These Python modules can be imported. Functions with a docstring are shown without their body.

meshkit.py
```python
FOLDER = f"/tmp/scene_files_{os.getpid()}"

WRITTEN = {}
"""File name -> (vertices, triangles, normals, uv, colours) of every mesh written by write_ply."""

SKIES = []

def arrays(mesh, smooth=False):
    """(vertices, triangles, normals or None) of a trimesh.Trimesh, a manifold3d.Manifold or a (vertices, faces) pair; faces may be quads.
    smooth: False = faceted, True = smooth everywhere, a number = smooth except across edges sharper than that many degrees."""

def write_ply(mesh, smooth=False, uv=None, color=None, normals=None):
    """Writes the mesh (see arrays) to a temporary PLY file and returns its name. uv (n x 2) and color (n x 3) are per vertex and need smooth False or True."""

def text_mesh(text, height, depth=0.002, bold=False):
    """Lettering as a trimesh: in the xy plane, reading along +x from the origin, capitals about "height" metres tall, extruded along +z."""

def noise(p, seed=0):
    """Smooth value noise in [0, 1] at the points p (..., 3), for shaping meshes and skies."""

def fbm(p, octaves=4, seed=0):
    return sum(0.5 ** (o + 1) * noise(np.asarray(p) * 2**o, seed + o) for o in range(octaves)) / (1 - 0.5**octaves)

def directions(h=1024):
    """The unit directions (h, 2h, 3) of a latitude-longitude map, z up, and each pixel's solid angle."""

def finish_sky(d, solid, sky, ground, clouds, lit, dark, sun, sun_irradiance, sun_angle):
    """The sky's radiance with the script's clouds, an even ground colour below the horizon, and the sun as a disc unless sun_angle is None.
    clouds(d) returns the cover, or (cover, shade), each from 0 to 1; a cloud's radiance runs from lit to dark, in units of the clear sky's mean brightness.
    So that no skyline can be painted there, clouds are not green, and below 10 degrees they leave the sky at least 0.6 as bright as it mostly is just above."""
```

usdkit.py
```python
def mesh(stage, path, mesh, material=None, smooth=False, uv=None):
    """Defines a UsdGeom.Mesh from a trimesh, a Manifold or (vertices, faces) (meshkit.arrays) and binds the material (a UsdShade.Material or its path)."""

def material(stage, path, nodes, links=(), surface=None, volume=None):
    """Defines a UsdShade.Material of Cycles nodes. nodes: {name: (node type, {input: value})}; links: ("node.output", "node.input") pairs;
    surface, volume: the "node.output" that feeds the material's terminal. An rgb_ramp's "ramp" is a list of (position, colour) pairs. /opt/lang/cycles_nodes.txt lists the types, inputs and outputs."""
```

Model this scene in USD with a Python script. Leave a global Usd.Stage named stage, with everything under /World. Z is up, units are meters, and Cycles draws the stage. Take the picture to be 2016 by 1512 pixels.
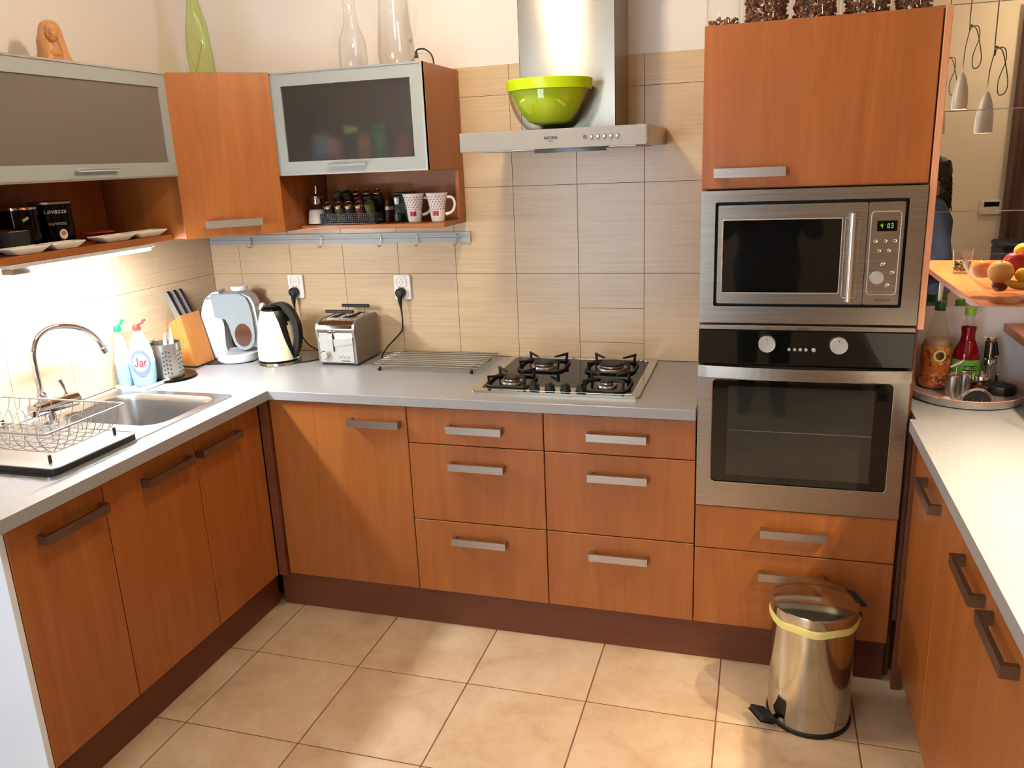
import math, random
import numpy as np, trimesh, manifold3d as m3
from shapely.geometry import Polygon, box as sbox, Point
from shapely import affinity
import usdkit, meshkit
from pxr import Usd, UsdGeom, UsdLux, UsdShade, Gf, Sdf, Vt

stage = Usd.Stage.CreateInMemory()
UsdGeom.SetStageUpAxis(stage, 'Z'); UsdGeom.SetStageMetersPerUnit(stage, 1.0)
UsdGeom.Xform.Define(stage, '/World'); UsdGeom.Scope.Define(stage, '/World/Looks')
rnd = random.Random(7); rng = np.random.default_rng(7)
PI = math.pi

# ------------------------------------------------------------------ camera, daylight, exposure
CAM = (2.3293, -3.0907, 1.6794)
RM = [[0.9570850, -0.2873073, -0.0379846], [0.2868562, 0.9205095, 0.2652844], [-0.0412529, -0.2647959, 0.9634217]]  # columns: right, forward, up
cam = UsdGeom.Camera.Define(stage, '/World/camera')
cam.CreateHorizontalApertureAttr(36.0); cam.CreateFocalLengthAttr(28.715); cam.CreateClippingRangeAttr((0.02, 100))
cam.CreateExposureAttr(0.0)
cam.AddTransformOp().Set(Gf.Matrix4d(RM[0][0], RM[1][0], RM[2][0], 0, RM[0][2], RM[1][2], RM[2][2], 0, -RM[0][1], -RM[1][1], -RM[2][1], 0, *CAM, 1))
# daylight outside the balcony door in the rear wall
sky = UsdLux.DomeLight.Define(stage, '/World/sky'); sky.CreateIntensityAttr(1.0); sky.CreateColorAttr(Gf.Vec3f(0.62, 0.78, 1.0))
day = UsdLux.RectLight.Define(stage, '/World/daylight'); day.CreateWidthAttr(1.25); day.CreateHeightAttr(1.9)
day.CreateIntensityAttr(5.5); day.CreateColorAttr(Gf.Vec3f(0.80, 0.90, 1.0))
day.AddTranslateOp().Set((0.95, -4.42, 1.25)); day.AddRotateXOp().Set(90.0)
CEILING_LAMP = 245.0; UNDER_LAMP = 285.0; PENDANT = 8500.0; DINING_LAMP = 110.0     # brightness of the glowing parts, used in the lamps' builders
WARM = (1.0, 0.79, 0.52)

# ------------------------------------------------------------------ helpers
def lin(r, g, b):
    return tuple(((c / 255) / 12.92 if c / 255 <= 0.04045 else ((c / 255 + 0.055) / 1.055) ** 2.4) for c in (r, g, b))
names = {}
def numbered(parent, name):
    k = names.get((parent, name), 0); names[(parent, name)] = k + 1
    return name if k == 0 else '%s_%03d' % (name, k)
def setd(prim, **kw):
    for k, v in kw.items():
        if v: prim.SetCustomDataByKey(k, v)
class Thing:
    def __init__(s, path, loc, prim): s.path, s.loc, s.prim, s.world = path, np.array(loc, float), prim, False
    def part(s, name, mesh, mat, parent=None, label=None, smooth=30, kind=None):
        base = parent or s.path
        p = base + '/' + numbered(base, name)
        if isinstance(mesh, (list, tuple)) : mesh = cat(*mesh)
        if s.world:
            mesh = mesh.copy(); mesh.apply_translation(-s.loc)
        m = usdkit.mesh(stage, p, mesh, M[mat], smooth=smooth)
        setd(m.GetPrim(), label=label, kind=kind)
        return p
def thing(name, label, cat_=None, loc=(0, 0, 0), rz=0.0, group=None, kind=None, world=False, rx=0.0, ry=0.0):
    p = '/World/' + numbered('/World', name)
    x = UsdGeom.Xform.Define(stage, p); x.AddTranslateOp().Set(tuple(float(v) for v in loc))
    if rz: x.AddRotateZOp().Set(math.degrees(rz))
    if ry: x.AddRotateYOp().Set(math.degrees(ry))
    if rx: x.AddRotateXOp().Set(math.degrees(rx))
    setd(x.GetPrim(), label=label, category=cat_, group=group, kind=kind)
    t = Thing(p, loc, x.GetPrim()); t.world = world
    return t
def single(name, mesh, mat, label, cat_=None, group=None, kind=None, smooth=30):
    p = '/World/' + numbered('/World', name)
    if isinstance(mesh, (list, tuple)): mesh = cat(*mesh)
    m = usdkit.mesh(stage, p, mesh, M[mat], smooth=smooth)
    setd(m.GetPrim(), label=label, category=cat_, group=group, kind=kind)
    return p
def dup(src, loc, rz, label, group=None, cat_=None):
    cd = src.prim.GetCustomData()
    t = thing(src.path.split('/')[-1].rstrip('0123456789').rstrip('_'), label, cat_ or cd['category'], loc, 0.0, group or cd.get('group'))
    if rz: UsdGeom.Xformable(t.prim).AddRotateZOp().Set(math.degrees(rz))
    for c in src.prim.GetChildren():
        q = stage.DefinePrim(t.path + '/' + c.GetName()); q.GetReferences().AddInternalReference(c.GetPath())
    return t
def cat(*ms):
    out = []
    for m in ms:
        out += list(m) if isinstance(m, (list, tuple)) else [m]
    return trimesh.util.concatenate([trimesh.Trimesh(m.vertices, m.faces, process=False) for m in out])
def man(mf):
    m = mf.to_mesh(); return trimesh.Trimesh(np.array(m.vert_properties)[:, :3], np.array(m.tri_verts), process=False)
def tm(m):
    m = trimesh.Trimesh(m.vertices, m.faces, process=True)
    return m3.Manifold(m3.Mesh(np.array(m.vertices, np.float32), np.array(m.faces, np.uint32)))
def box(x0, x1, y0, y1, z0, z1, c=0.0015):
    x0, x1 = sorted((x0, x1)); y0, y1 = sorted((y0, y1)); z0, z1 = sorted((z0, z1))
    c = min(c, 0.3 * min(x1 - x0, y1 - y0, z1 - z0))
    if c <= 0:
        m = trimesh.creation.box((x1 - x0, y1 - y0, z1 - z0)); m.apply_translation(((x0 + x1) / 2, (y0 + y1) / 2, (z0 + z1) / 2)); return m
    pts = []
    for sx, X in ((1, x0), (-1, x1)):
        for sy, Y in ((1, y0), (-1, y1)):
            for sz, Z in ((1, z0), (-1, z1)):
                pts += [(X + sx * c, Y + sy * c, Z), (X + sx * c, Y, Z + sz * c), (X, Y + sy * c, Z + sz * c)]
    return trimesh.convex.convex_hull(np.array(pts))
def hull(pts): return trimesh.convex.convex_hull(np.array(pts, float))
def rbox(x0, x1, y0, y1, z0, z1, r, n=8):
    s = trimesh.creation.icosphere(2, r).vertices
    P = [s + (X, Y, Z) for X in (x0 + r, x1 - r) for Y in (y0 + r, y1 - r) for Z in (z0 + r, z1 - r)]
    return trimesh.convex.convex_hull(np.vstack(P))
def lathe(prof, n=40, loc=(0, 0, 0)):
    p = [(max(r, 0.0), z) for r, z in prof]
    m = trimesh.creation.revolve(np.array(p), sections=n); m.apply_translation(loc); return m
def cyl(r, z0, z1, n=32, loc=(0, 0, 0), c=0.0):
    c = min(c, r * .4, abs(z1 - z0) * .4)
    prof = [(0, z0), (r - c, z0), (r, z0 + c), (r, z1 - c), (r - c, z1), (0, z1)] if c else [(0, z0), (r, z0), (r, z1), (0, z1)]
    return lathe(prof, n, loc)
def sph(r, loc=(0, 0, 0), n=2, sc=(1, 1, 1)):
    m = trimesh.creation.icosphere(n, r); m.vertices = m.vertices * np.array(sc); m.apply_translation(loc); return m
def rot(m, ax, a, c=(0, 0, 0)):
    m = m.copy(); m.apply_transform(trimesh.transformations.rotation_matrix(a, {'x': (1, 0, 0), 'y': (0, 1, 0), 'z': (0, 0, 1)}[ax] if isinstance(ax, str) else ax, c)); return m
def mv(m, x=0, y=0, z=0):
    m = m.copy(); m.apply_translation((x, y, z)); return m
def along(m, d):
    """turns a mesh built along z to point along d"""
    d = np.array(d, float); d /= np.linalg.norm(d)
    m = m.copy(); m.apply_transform(trimesh.geometry.align_vectors((0, 0, 1), d)); return m
def spl(pts, n=8, closed=False):
    p = np.array(pts, float); out = []
    N = len(p); seg = N if closed else N - 1
    g = lambda i: p[i % N] if closed else p[min(max(i, 0), N - 1)]
    for i in range(seg):
        a, b, c, d = g(i - 1), g(i), g(i + 1), g(i + 2)
        for t in np.linspace(0, 1, n, endpoint=False):
            out.append(0.5 * ((2 * b) + (c - a) * t + (2 * a - 5 * b + 4 * c - d) * t * t + (3 * b - a - 3 * c + d) * t ** 3))
    if not closed: out.append(p[-1])
    return np.array(out)
def tube(pts, r, n=8, closed=False):
    p = np.array(pts, float); N = len(p)
    t = (np.roll(p, -1, 0) - np.roll(p, 1, 0)) if closed else np.gradient(p, axis=0)
    t /= np.linalg.norm(t, axis=1, keepdims=True) + 1e-12
    u = np.cross(t[0], (0, 0, 1.0) if abs(t[0][2]) < .9 else (1.0, 0, 0)); u /= np.linalg.norm(u)
    U = []
    for i in range(N):
        u = u - t[i] * (u @ t[i]); u /= np.linalg.norm(u) + 1e-12; U.append(u)
    U = np.array(U); V = np.cross(t, U)
    r = np.broadcast_to(np.asarray(r, float), (N,))
    a = np.arange(n) * 2 * PI / n
    v = (p[:, None] + r[:, None, None] * (np.cos(a)[None, :, None] * U[:, None] + np.sin(a)[None, :, None] * V[:, None])).reshape(-1, 3)
    f = []
    for i in range(N if closed else N - 1):
        for j in range(n):
            a0, a1, b0, b1 = i * n + j, i * n + (j + 1) % n, ((i + 1) % N) * n + j, ((i + 1) % N) * n + (j + 1) % n
            f += [(a0, a1, b1), (a0, b1, b0)]
    if not closed:
        v = np.vstack([v, p[:1], p[-1:]]); k = len(v)
        for j in range(n):
            f += [(k - 2, (j + 1) % n, j), (k - 1, (N - 1) * n + j, (N - 1) * n + (j + 1) % n)]
    return trimesh.Trimesh(v, np.array(f), process=False)
def prism(poly, h, plane='xy', at=0.0):
    """extrudes a 2-D polygon: 'xy' along +z from at, 'xz' along +y, 'yz' along +x"""
    if not isinstance(poly, Polygon): poly = Polygon(poly)
    m = trimesh.creation.extrude_polygon(poly, h, engine='earcut')
    v = m.vertices.copy()
    if plane == 'xz': m = trimesh.Trimesh(np.c_[v[:, 0], v[:, 2] + at, v[:, 1]], m.faces[:, ::-1], process=False)
    elif plane == 'yz': m = trimesh.Trimesh(np.c_[v[:, 2] + at, v[:, 0], v[:, 1]], m.faces, process=False)
    else: m.apply_translation((0, 0, at))
    return m
def rrect(x0, x1, y0, y1, r, q=5):
    return sbox(x0 + r, y0 + r, x1 - r, y1 - r).buffer(r, quad_segs=q)
def txt(s, h, d=.0008, bold=False, center=True, squash=1.0):
    """lettering that stands upright, reads along +x and faces -y"""
    m = meshkit.text_mesh(s, h, d, bold); v = m.vertices.copy()
    x0, x1 = v[:, 0].min(), v[:, 0].max()
    if center: v[:, 0] -= (x0 + x1) / 2; v[:, 1] -= h / 2
    v[:, 0] *= squash
    return trimesh.Trimesh(np.c_[v[:, 0], -v[:, 2], v[:, 1]], m.faces, process=False)
def wrap(m, R, a0=0.0, off=.0004):
    """bends a flat mesh facing -y round a vertical cylinder; R a radius or a function of z"""
    v = m.vertices
    rr = R(v[:, 2]) if callable(R) else np.full(len(v), float(R))
    a = v[:, 0] / np.mean(rr) + a0; d = rr + off - v[:, 1]
    return trimesh.Trimesh(np.c_[d * np.sin(a), -d * np.cos(a), v[:, 2]], m.faces, process=False)
def fine(m, e):
    v, f = trimesh.remesh.subdivide_to_size(m.vertices, m.faces, e, max_iter=12); return trimesh.Trimesh(v, f, process=False)

# ------------------------------------------------------------------ materials
M = {}
def mat(name, nodes, links=(), surface='p.BSDF', volume=None):
    M[name] = usdkit.material(stage, '/World/Looks/' + name, nodes, links, surface, volume)
def plain(name, c, rough=.5, metal=0., **kw):
    mat(name, {'p': ('principled_bsdf', dict(base_color=lin(*c), roughness=rough, metallic=metal, **kw))})
def glow(name, c, s):
    mat(name, {'e': ('emission', dict(color=c, strength=s))}, surface='e.emission')
def wood(name, dark, mid, light, rough=.36, flip=False, sc=1.0):
    a, b = ((.9, 10, 10), (3.2, 130, 130)) if flip == 'x' else (((10, .9, 10), (130, 3.2, 130)) if flip == 'y' else ((10, 10, .9), (130, 130, 3.2)))
    mat(name, {'g': ('geometry', {}), 'o': ('object_info', {}), 'k': ('combine_xyz', {'y': 0.0, 'z': 0.0}), 'kk': ('math', {'math_type': 'multiply', 'value2': 3.7}),
               'ad': ('vector_math', {'math_type': 'add'}),
               'm1': ('mapping', {'scale': tuple(v * sc for v in a)}), 'n1': ('noise_texture', {'scale': 1.0, 'detail': 5.0, 'roughness': .6, 'distortion': 1.6}),
               'r1': ('rgb_ramp', {'ramp': [(0.2, lin(*dark)), (.5, lin(*mid)), (.8, lin(*light))]}),
               'm2': ('mapping', {'scale': tuple(v * sc for v in b)}), 'n2': ('noise_texture', {'scale': 1.0, 'detail': 4.0, 'roughness': .65}),
               'r2': ('rgb_ramp', {'ramp': [(.3, (.84, .81, .78)), (.62, (1, 1, 1))]}),
               'mx': ('mix', {'mix_type': 'multiply', 'fac': .8}), 'bp': ('bump', {'strength': .05, 'distance': .001}),
               'p': ('principled_bsdf', {'roughness': rough})},
        [('o.random', 'kk.value1'), ('kk.value', 'k.x'), ('g.position', 'ad.vector1'), ('k.vector', 'ad.vector2'), ('ad.vector', 'm1.vector'), ('m1.vector', 'n1.vector'), ('n1.fac', 'r1.fac'),
         ('ad.vector', 'm2.vector'), ('m2.vector', 'n2.vector'), ('n2.fac', 'r2.fac'), ('r1.color', 'mx.color1'), ('r2.color', 'mx.color2'), ('mx.color', 'p.base_color'), ('n2.fac', 'bp.height'), ('bp.normal', 'p.normal')])
def steel(name, c, rough=.32, dirn='x', amt=.012):
    s = {'x': (3, 900, 900), 'z': (900, 900, 3), 'y': (900, 3, 900)}[dirn]
    mat(name, {'g': ('geometry', {}), 'm': ('mapping', {'scale': s}), 'n': ('noise_texture', {'scale': 1.0, 'detail': 3.0}),
               'r': ('map_range', {'from_min': .3, 'from_max': .7, 'to_min': rough - .025, 'to_max': rough + .025}),
               'b': ('bump', {'strength': amt, 'distance': .0008}), 'p': ('principled_bsdf', {'base_color': lin(*c), 'metallic': 1.0})},
        [('g.position', 'm.vector'), ('m.vector', 'n.vector'), ('n.fac', 'r.value'), ('r.result', 'p.roughness'), ('n.fac', 'b.height'), ('b.normal', 'p.normal')])
def thinglass(name, tint=(1, 1, 1), edge=(.55, .6, .58), refl=1.0, rough=0.0):
    mat(name, {'f': ('math', {'math_type': 'power', 'value2': 5.0}), 'k': ('math', {'math_type': 'multiply_add', 'value2': .85 * refl, 'value3': .035, 'use_clamp': True}), 'w': ('layer_weight', {'blend': .5}), 'pw': ('math', {'math_type': 'power', 'value2': 3.5}),
               'c': ('mix', {'color1': tint, 'color2': edge}), 't': ('transparent_bsdf', {}), 'gl': ('glossy_bsdf', {'color': (1, 1, 1), 'roughness': rough}), 'x': ('mix_closure', {})},
        [('w.facing', 'f.value1'), ('f.value', 'k.value1'), ('k.value', 'x.fac'), ('w.facing', 'pw.value1'), ('pw.value', 'c.fac'), ('c.color', 't.color'), ('t.BSDF', 'x.closure1'), ('gl.BSDF', 'x.closure2')], surface='x.closure')

wood('cherry', (144, 80, 33), (157, 91, 39), (168, 103, 49))
wood('cherry_flat', (144, 80, 33), (157, 91, 39), (168, 103, 49), flip='x')
wood('cherry_deep', (144, 80, 33), (157, 91, 39), (168, 103, 49), flip='y')
wood('plinth', (96, 48, 24), (106, 54, 28), (114, 60, 32), flip='x', rough=.45)
wood('plinth_side', (96, 48, 24), (106, 54, 28), (114, 60, 32), flip='y', rough=.45)
wood('edge_strip', (200, 140, 105), (214, 156, 120), (222, 168, 132))
wood('table_wood', (164, 88, 40), (182, 102, 50), (194, 114, 60), flip='y', rough=.3)
wood('block_wood', (188, 120, 58), (206, 138, 70), (220, 154, 86))
wood('carved_wood', (172, 118, 70), (200, 146, 94), (212, 160, 108), rough=.5)
steel('steel', (164, 156, 147), .26, 'x', .006)
steel('steel_up', (200, 194, 186), .30, 'z')
steel('steel_y', (205, 203, 200), .27, 'y')
steel('nickel', (176, 168, 160), .33, 'x')
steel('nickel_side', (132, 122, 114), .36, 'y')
mat('chimney_steel', {'g': ('combine_xyz', {'x': 0.0, 'y': 0.0, 'z': 1.0}), 'p': ('principled_bsdf', {'base_color': lin(146, 138, 126), 'metallic': 1.0, 'anisotropic': .93, 'roughness': .22})}, [('g.vector', 'p.tangent')])
plain('hood_front', (150, 146, 142), .5, .35)
plain('alu', (150, 157, 158), .42, .0, specular_ior_level=.8)
plain('alu_lip', (205, 206, 204), .3, .9)
plain('alu_lamp', (214, 213, 210), .42, .35)
plain('chrome', (215, 213, 212), .06, 1.)
plain('polished', (196, 194, 180), .12, 1.)
plain('sink_steel', (192, 191, 190), .30, 1.); plain('rack_wire', (176, 174, 172), .25, .7)
plain('silver_plastic', (188, 188, 185), .35, .5)
plain('knife_silver', (160, 158, 156), .3, .5); plain('toaster_side', (138, 132, 124), .4, .6); plain('drink', (208, 172, 142), .2, transmission_weight=.4); plain('black', (14, 14, 15), .35); plain('black_gloss', (6, 6, 7), .06, ior=1.28); plain('black_matte', (20, 19, 19), .7); plain('black_rubber', (16, 16, 16), .55)
plain('iron', (20, 19, 20), .5); plain('dark_gap', (38, 22, 14), .8); plain('white', (232, 232, 232), .45); plain('white_gloss', (226, 229, 232), .18)
plain('white_panel', (226, 230, 236), .35); plain('socket_white', (230, 228, 220), .3); plain('cream', (234, 232, 196), .22); plain('mixer_white', (188, 194, 202), .25); plain('mixer_gray', (132, 142, 146), .3)
plain('ink', (46, 42, 40), .5); plain('red_ink', (196, 28, 40), .4); plain('green_ink', (30, 120, 60), .4); plain('white_ink', (220, 218, 212), .4)
plain('lime', (176, 206, 10), .3); plain('red_cap', (214, 48, 52), .35); plain('green_cap', (10, 158, 84), .35)
plain('cap_dark', (20, 100, 66), .4); plain('cap_lime', (128, 190, 52), .4)
plain('grout', (104, 76, 54), .8); plain('floor_grout', (120, 78, 52), .85)
plain('plaster', (224, 221, 221), .85); plain('plaster_rear', (222, 208, 186), .85); plain('ceiling_white', (232, 228, 220), .85)
plain('curtain', (92, 66, 56), .9); plain('curtain_light', (150, 122, 112), .9); plain('thermostat', (214, 204, 184), .5); plain('blue_box', (34, 48, 66), .6)
plain('porcelain', (226, 222, 212), .2); plain('mug_white', (232, 226, 218), .2); plain('mug_dot', (98, 56, 84), .3); plain('mug_red', (178, 26, 40), .3); plain('mug_pink', (176, 30, 84), .3)
plain('salt', (228, 222, 214), .8); plain('spice_dark', (42, 30, 24), .6); plain('spice_green', (74, 78, 40), .6); plain('spice_red', (92, 34, 24), .6)
plain('skin', (196, 142, 116), .5); plain('hair', (20, 17, 17), .55); plain('denim', (44, 54, 82), .85); plain('denim_dark', (30, 36, 54), .8); plain('shoe', (30, 28, 28), .6); plain('sweater', (70, 70, 78), .85)
plain('orange_fruit', (246, 142, 26), .4); plain('peach_fruit', (250, 196, 122), .5); plain('red_apple', (178, 40, 36), .3); plain('lemon_fruit', (244, 206, 40), .4); plain('banana_fruit', (240, 198, 60), .45); plain('plum_fruit', (110, 32, 34), .35); plain('banana_tip', (86, 64, 30), .6)
plain('bag_yellow', (226, 212, 130), .4); plain('gray_glass', (90, 90, 88), .25); plain('cord', (110, 98, 84), .6); plain('pink_pack', (206, 130, 140), .6); plain('blue_pack', (150, 170, 196), .6); plain('yellow_pack', (222, 214, 150), .6); plain('orange_pack', (206, 120, 66), .6); plain('green_pack', (58, 140, 62), .6); plain('red_pack', (190, 52, 60), .6)
plain('leaf_water', (56, 64, 44), .6); plain('indicator', (40, 12, 6), .2); plain('tray_gray', (176, 168, 164), .3, .4); plain('tray_rim', (196, 138, 112), .35)
plain('soap_white', (236, 238, 240), .3); plain('soap_blue', (158, 198, 222), .15, transmission_weight=.35)
plain('label_gray', (96, 112, 130), .4); plain('syrup', (150, 6, 22), .08, transmission_weight=.45, ior=1.35)
plain('label_green', (96, 160, 48), .5); plain('label_pale', (176, 200, 120), .5); plain('label_dark', (16, 44, 24), .5)
plain('brown_glass', (84, 48, 32), .1)
glow('tube_light', (.93, .965, 1.0), UNDER_LAMP); glow('bulb_warm', WARM, CEILING_LAMP); glow('bulb_dining', WARM, DINING_LAMP); glow('bulb_pendant', (1.0, .80, .56), PENDANT); glow('digits', lin(150, 255, 40), 1.6)
thinglass('clear_glass', (1, 1, 1), (.80, .82, .80), .9); thinglass('green_glass', (.86, .93, .62), (.42, .55, .18), 1.1); thinglass('bottle_plastic', (.97, .96, .95), (.7, .68, .66), .8); thinglass('bowl_glass', (.98, .985, .97), (.78, .80, .74), 1.0)
thinglass('pane_glass', (.97, .98, .97), (.8, .85, .83), 1.0); thinglass('mixer_window', (.34, .22, .17), (.2, .12, .1), 1.2)
mat('mirror', {'p': ('glossy_bsdf', {'color': (.80, .79, .76), 'roughness': 0.0})})
mat('oven_glass', {'p': ('principled_bsdf', {'base_color': lin(12, 13, 13), 'roughness': .03, 'specular_ior_level': .5, 'ior': 1.55})})
plain('oven_inner', (40, 42, 38), .03, ior=1.55)
def frosted(name, c, fac):
    mat(name, {'d': ('diffuse_bsdf', {'color': lin(*c)}), 'g': ('principled_bsdf', {'base_color': (.62, .64, .63), 'roughness': .46, 'transmission_weight': 1.0, 'ior': 1.12}),
               's': ('glossy_bsdf', {'color': (1, 1, 1), 'roughness': .32}), 'f': ('fresnel', {'IOR': 1.42}), 'x': ('mix_closure', {'fac': fac}), 'y': ('mix_closure', {})},
        [('g.BSDF', 'x.closure1'), ('d.BSDF', 'x.closure2'), ('x.closure', 'y.closure1'), ('s.BSDF', 'y.closure2'), ('f.fac', 'y.fac')], surface='y.closure')
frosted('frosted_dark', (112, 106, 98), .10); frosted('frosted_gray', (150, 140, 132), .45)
def walltile(name):
    mat(name, {'g': ('geometry', {}), 'o': ('object_info', {}), 'm': ('mapping', {'scale': (3.0, 3.0, 95)}), 'n': ('noise_texture', {'scale': 1.0, 'detail': 5.0, 'roughness': .6}),
               'r': ('rgb_ramp', {'ramp': [(.22, lin(184, 161, 130)), (.5, lin(199, 175, 143)), (.78, lin(207, 184, 153))]}),
               'm2': ('mapping', {'scale': (7, 7, 26)}), 'n2': ('noise_texture', {'scale': 1.0, 'detail': 3.0}), 'b': ('bump', {'strength': .035, 'distance': .003}),
               'p': ('principled_bsdf', {'roughness': .24})},
        [('g.position', 'm.vector'), ('m.vector', 'n.vector'), ('n.fac', 'r.fac'), ('r.color', 'p.base_color'), ('g.position', 'm2.vector'), ('m2.vector', 'n2.vector'), ('n2.fac', 'b.height'), ('b.normal', 'p.normal')])
walltile('wall_tile')
mat('floor_tile', {'g': ('geometry', {}), 'o': ('object_info', {}), 'kk': ('math', {'math_type': 'multiply', 'value2': 23.0}), 'k': ('combine_xyz', {}), 'ad': ('vector_math', {'math_type': 'add'}),
                   'n': ('noise_texture', {'scale': 5.5, 'detail': 6.0, 'roughness': .58, 'distortion': .5}),
                   'r': ('rgb_ramp', {'ramp': [(.28, lin(184, 152, 120)), (.5, lin(202, 174, 142)), (.72, lin(212, 188, 160))]}),
                   'n2': ('noise_texture', {'scale': 16.0, 'detail': 5.0, 'roughness': .7, 'distortion': 1.2}), 'r2': ('rgb_ramp', {'ramp': [(.28, (.84, .83, .82)), (.5, (1, 1, 1))]}), 'mx': ('mix', {'mix_type': 'multiply', 'fac': .8}),
                   'p': ('principled_bsdf', {'roughness': .36})},
    [('o.random', 'kk.value1'), ('kk.value', 'k.x'), ('kk.value', 'k.y'), ('g.position', 'ad.vector1'), ('k.vector', 'ad.vector2'), ('ad.vector', 'n.vector'), ('n.fac', 'r.fac'), ('ad.vector', 'n2.vector'), ('n2.fac', 'r2.fac'),
     ('r.color', 'mx.color1'), ('r2.color', 'mx.color2'), ('mx.color', 'p.base_color')])
mat('laminate', {'g': ('geometry', {}), 'n': ('noise_texture', {'scale': 260.0, 'detail': 2.0}), 'r': ('rgb_ramp', {'ramp': [(.35, lin(142, 143, 145)), (.6, lin(154, 155, 156))]}), 'p': ('principled_bsdf', {'roughness': .34})},
    [('g.position', 'n.vector'), ('n.fac', 'r.fac'), ('r.color', 'p.base_color')])
mat('label_print', {'g': ('texture_coordinate', {}), 'v': ('voronoi_texture', {'scale': 95.0}), 's': ('separate_color', {}), 'r': ('rgb_ramp', {'ramp': [(0, lin(96, 44, 22)), (.35, lin(176, 92, 36)), (.6, lin(214, 150, 62)), (1, lin(140, 70, 34))]}), 'p': ('principled_bsdf', {'roughness': .5})},
    [('g.object', 'v.vector'), ('v.color', 's.color'), ('s.r', 'r.fac'), ('r.color', 'p.base_color')])
mat('label_beans', {'g': ('texture_coordinate', {}), 'v': ('voronoi_texture', {'scale': 170.0}), 's': ('separate_color', {}), 'r': ('rgb_ramp', {'ramp': [(0, lin(120, 44, 28)), (.5, lin(176, 88, 52)), (1, lin(206, 140, 84))]}), 'p': ('principled_bsdf', {'roughness': .5})},
    [('g.object', 'v.vector'), ('v.color', 's.color'), ('s.r', 'r.fac'), ('r.color', 'p.base_color')])
mat('nut_mix', {'g': ('geometry', {}), 'r': ('rgb_ramp', {'ramp': [(0, lin(112, 66, 36)), (.45, lin(168, 112, 66)), (.8, lin(204, 152, 98)), (1, lin(228, 192, 140))]}), 'p': ('principled_bsdf', {'roughness': .55})},
    [('g.random_per_island', 'r.fac'), ('r.color', 'p.base_color')])

# ------------------------------------------------------------------ room shell
W, TB = 0.9065, 0.8715
H = 2.75; YR = -4.25; XR = 5.5
def tiles(parent, rects, mk, m, **kw):
    for r in rects: parent.part(kw.get('name', 'tile'), mk(*r), m, smooth=False)
fl = thing('floor', 'beige mottled square floor tiles with thin brown joints', kind='structure')
fl.part('screed', box(-.15, XR + .15, YR - .15, .15, -.12, -.0015, 0), 'floor_grout', smooth=False)
FX = [.633 + .4035 * k for k in range(-1, 7)]; FY = [-.490 - .397 * k for k in range(0, 10)]
for i in range(7):
    for j in range(9):
        g = .0022; fl.part('floor_tile', box(FX[i] + g, FX[i + 1] - g, FY[j + 1] + g, FY[j] - g, -.009, 0, .0008), 'floor_tile', smooth=False)
wb = thing('wall_back', 'cream plaster wall with beige streaked tiles above the long worktop', kind='structure')
wb.part('plaster', box(-.15, XR + .15, .003, .15, -.0, H, 0), 'plaster', smooth=False)
YM = -.175   # the wall right of the oven column stands forward of the tiled one
wb.part('pier_plaster', box(2.7735, XR, YM, .0025, 0, H, 0), 'plaster', smooth=False)
wb.part('grout_bed', box(0, 2.15, .0012, .0035, .90, 2.02, 0), 'grout', smooth=False)
TX = [-.1076 + .2516 * k for k in range(0, 10)]; TX[0] = .0; TX[-1] = 2.15; TZ = [.9075, 1.245, 1.580, 1.914, 2.021]
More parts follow.
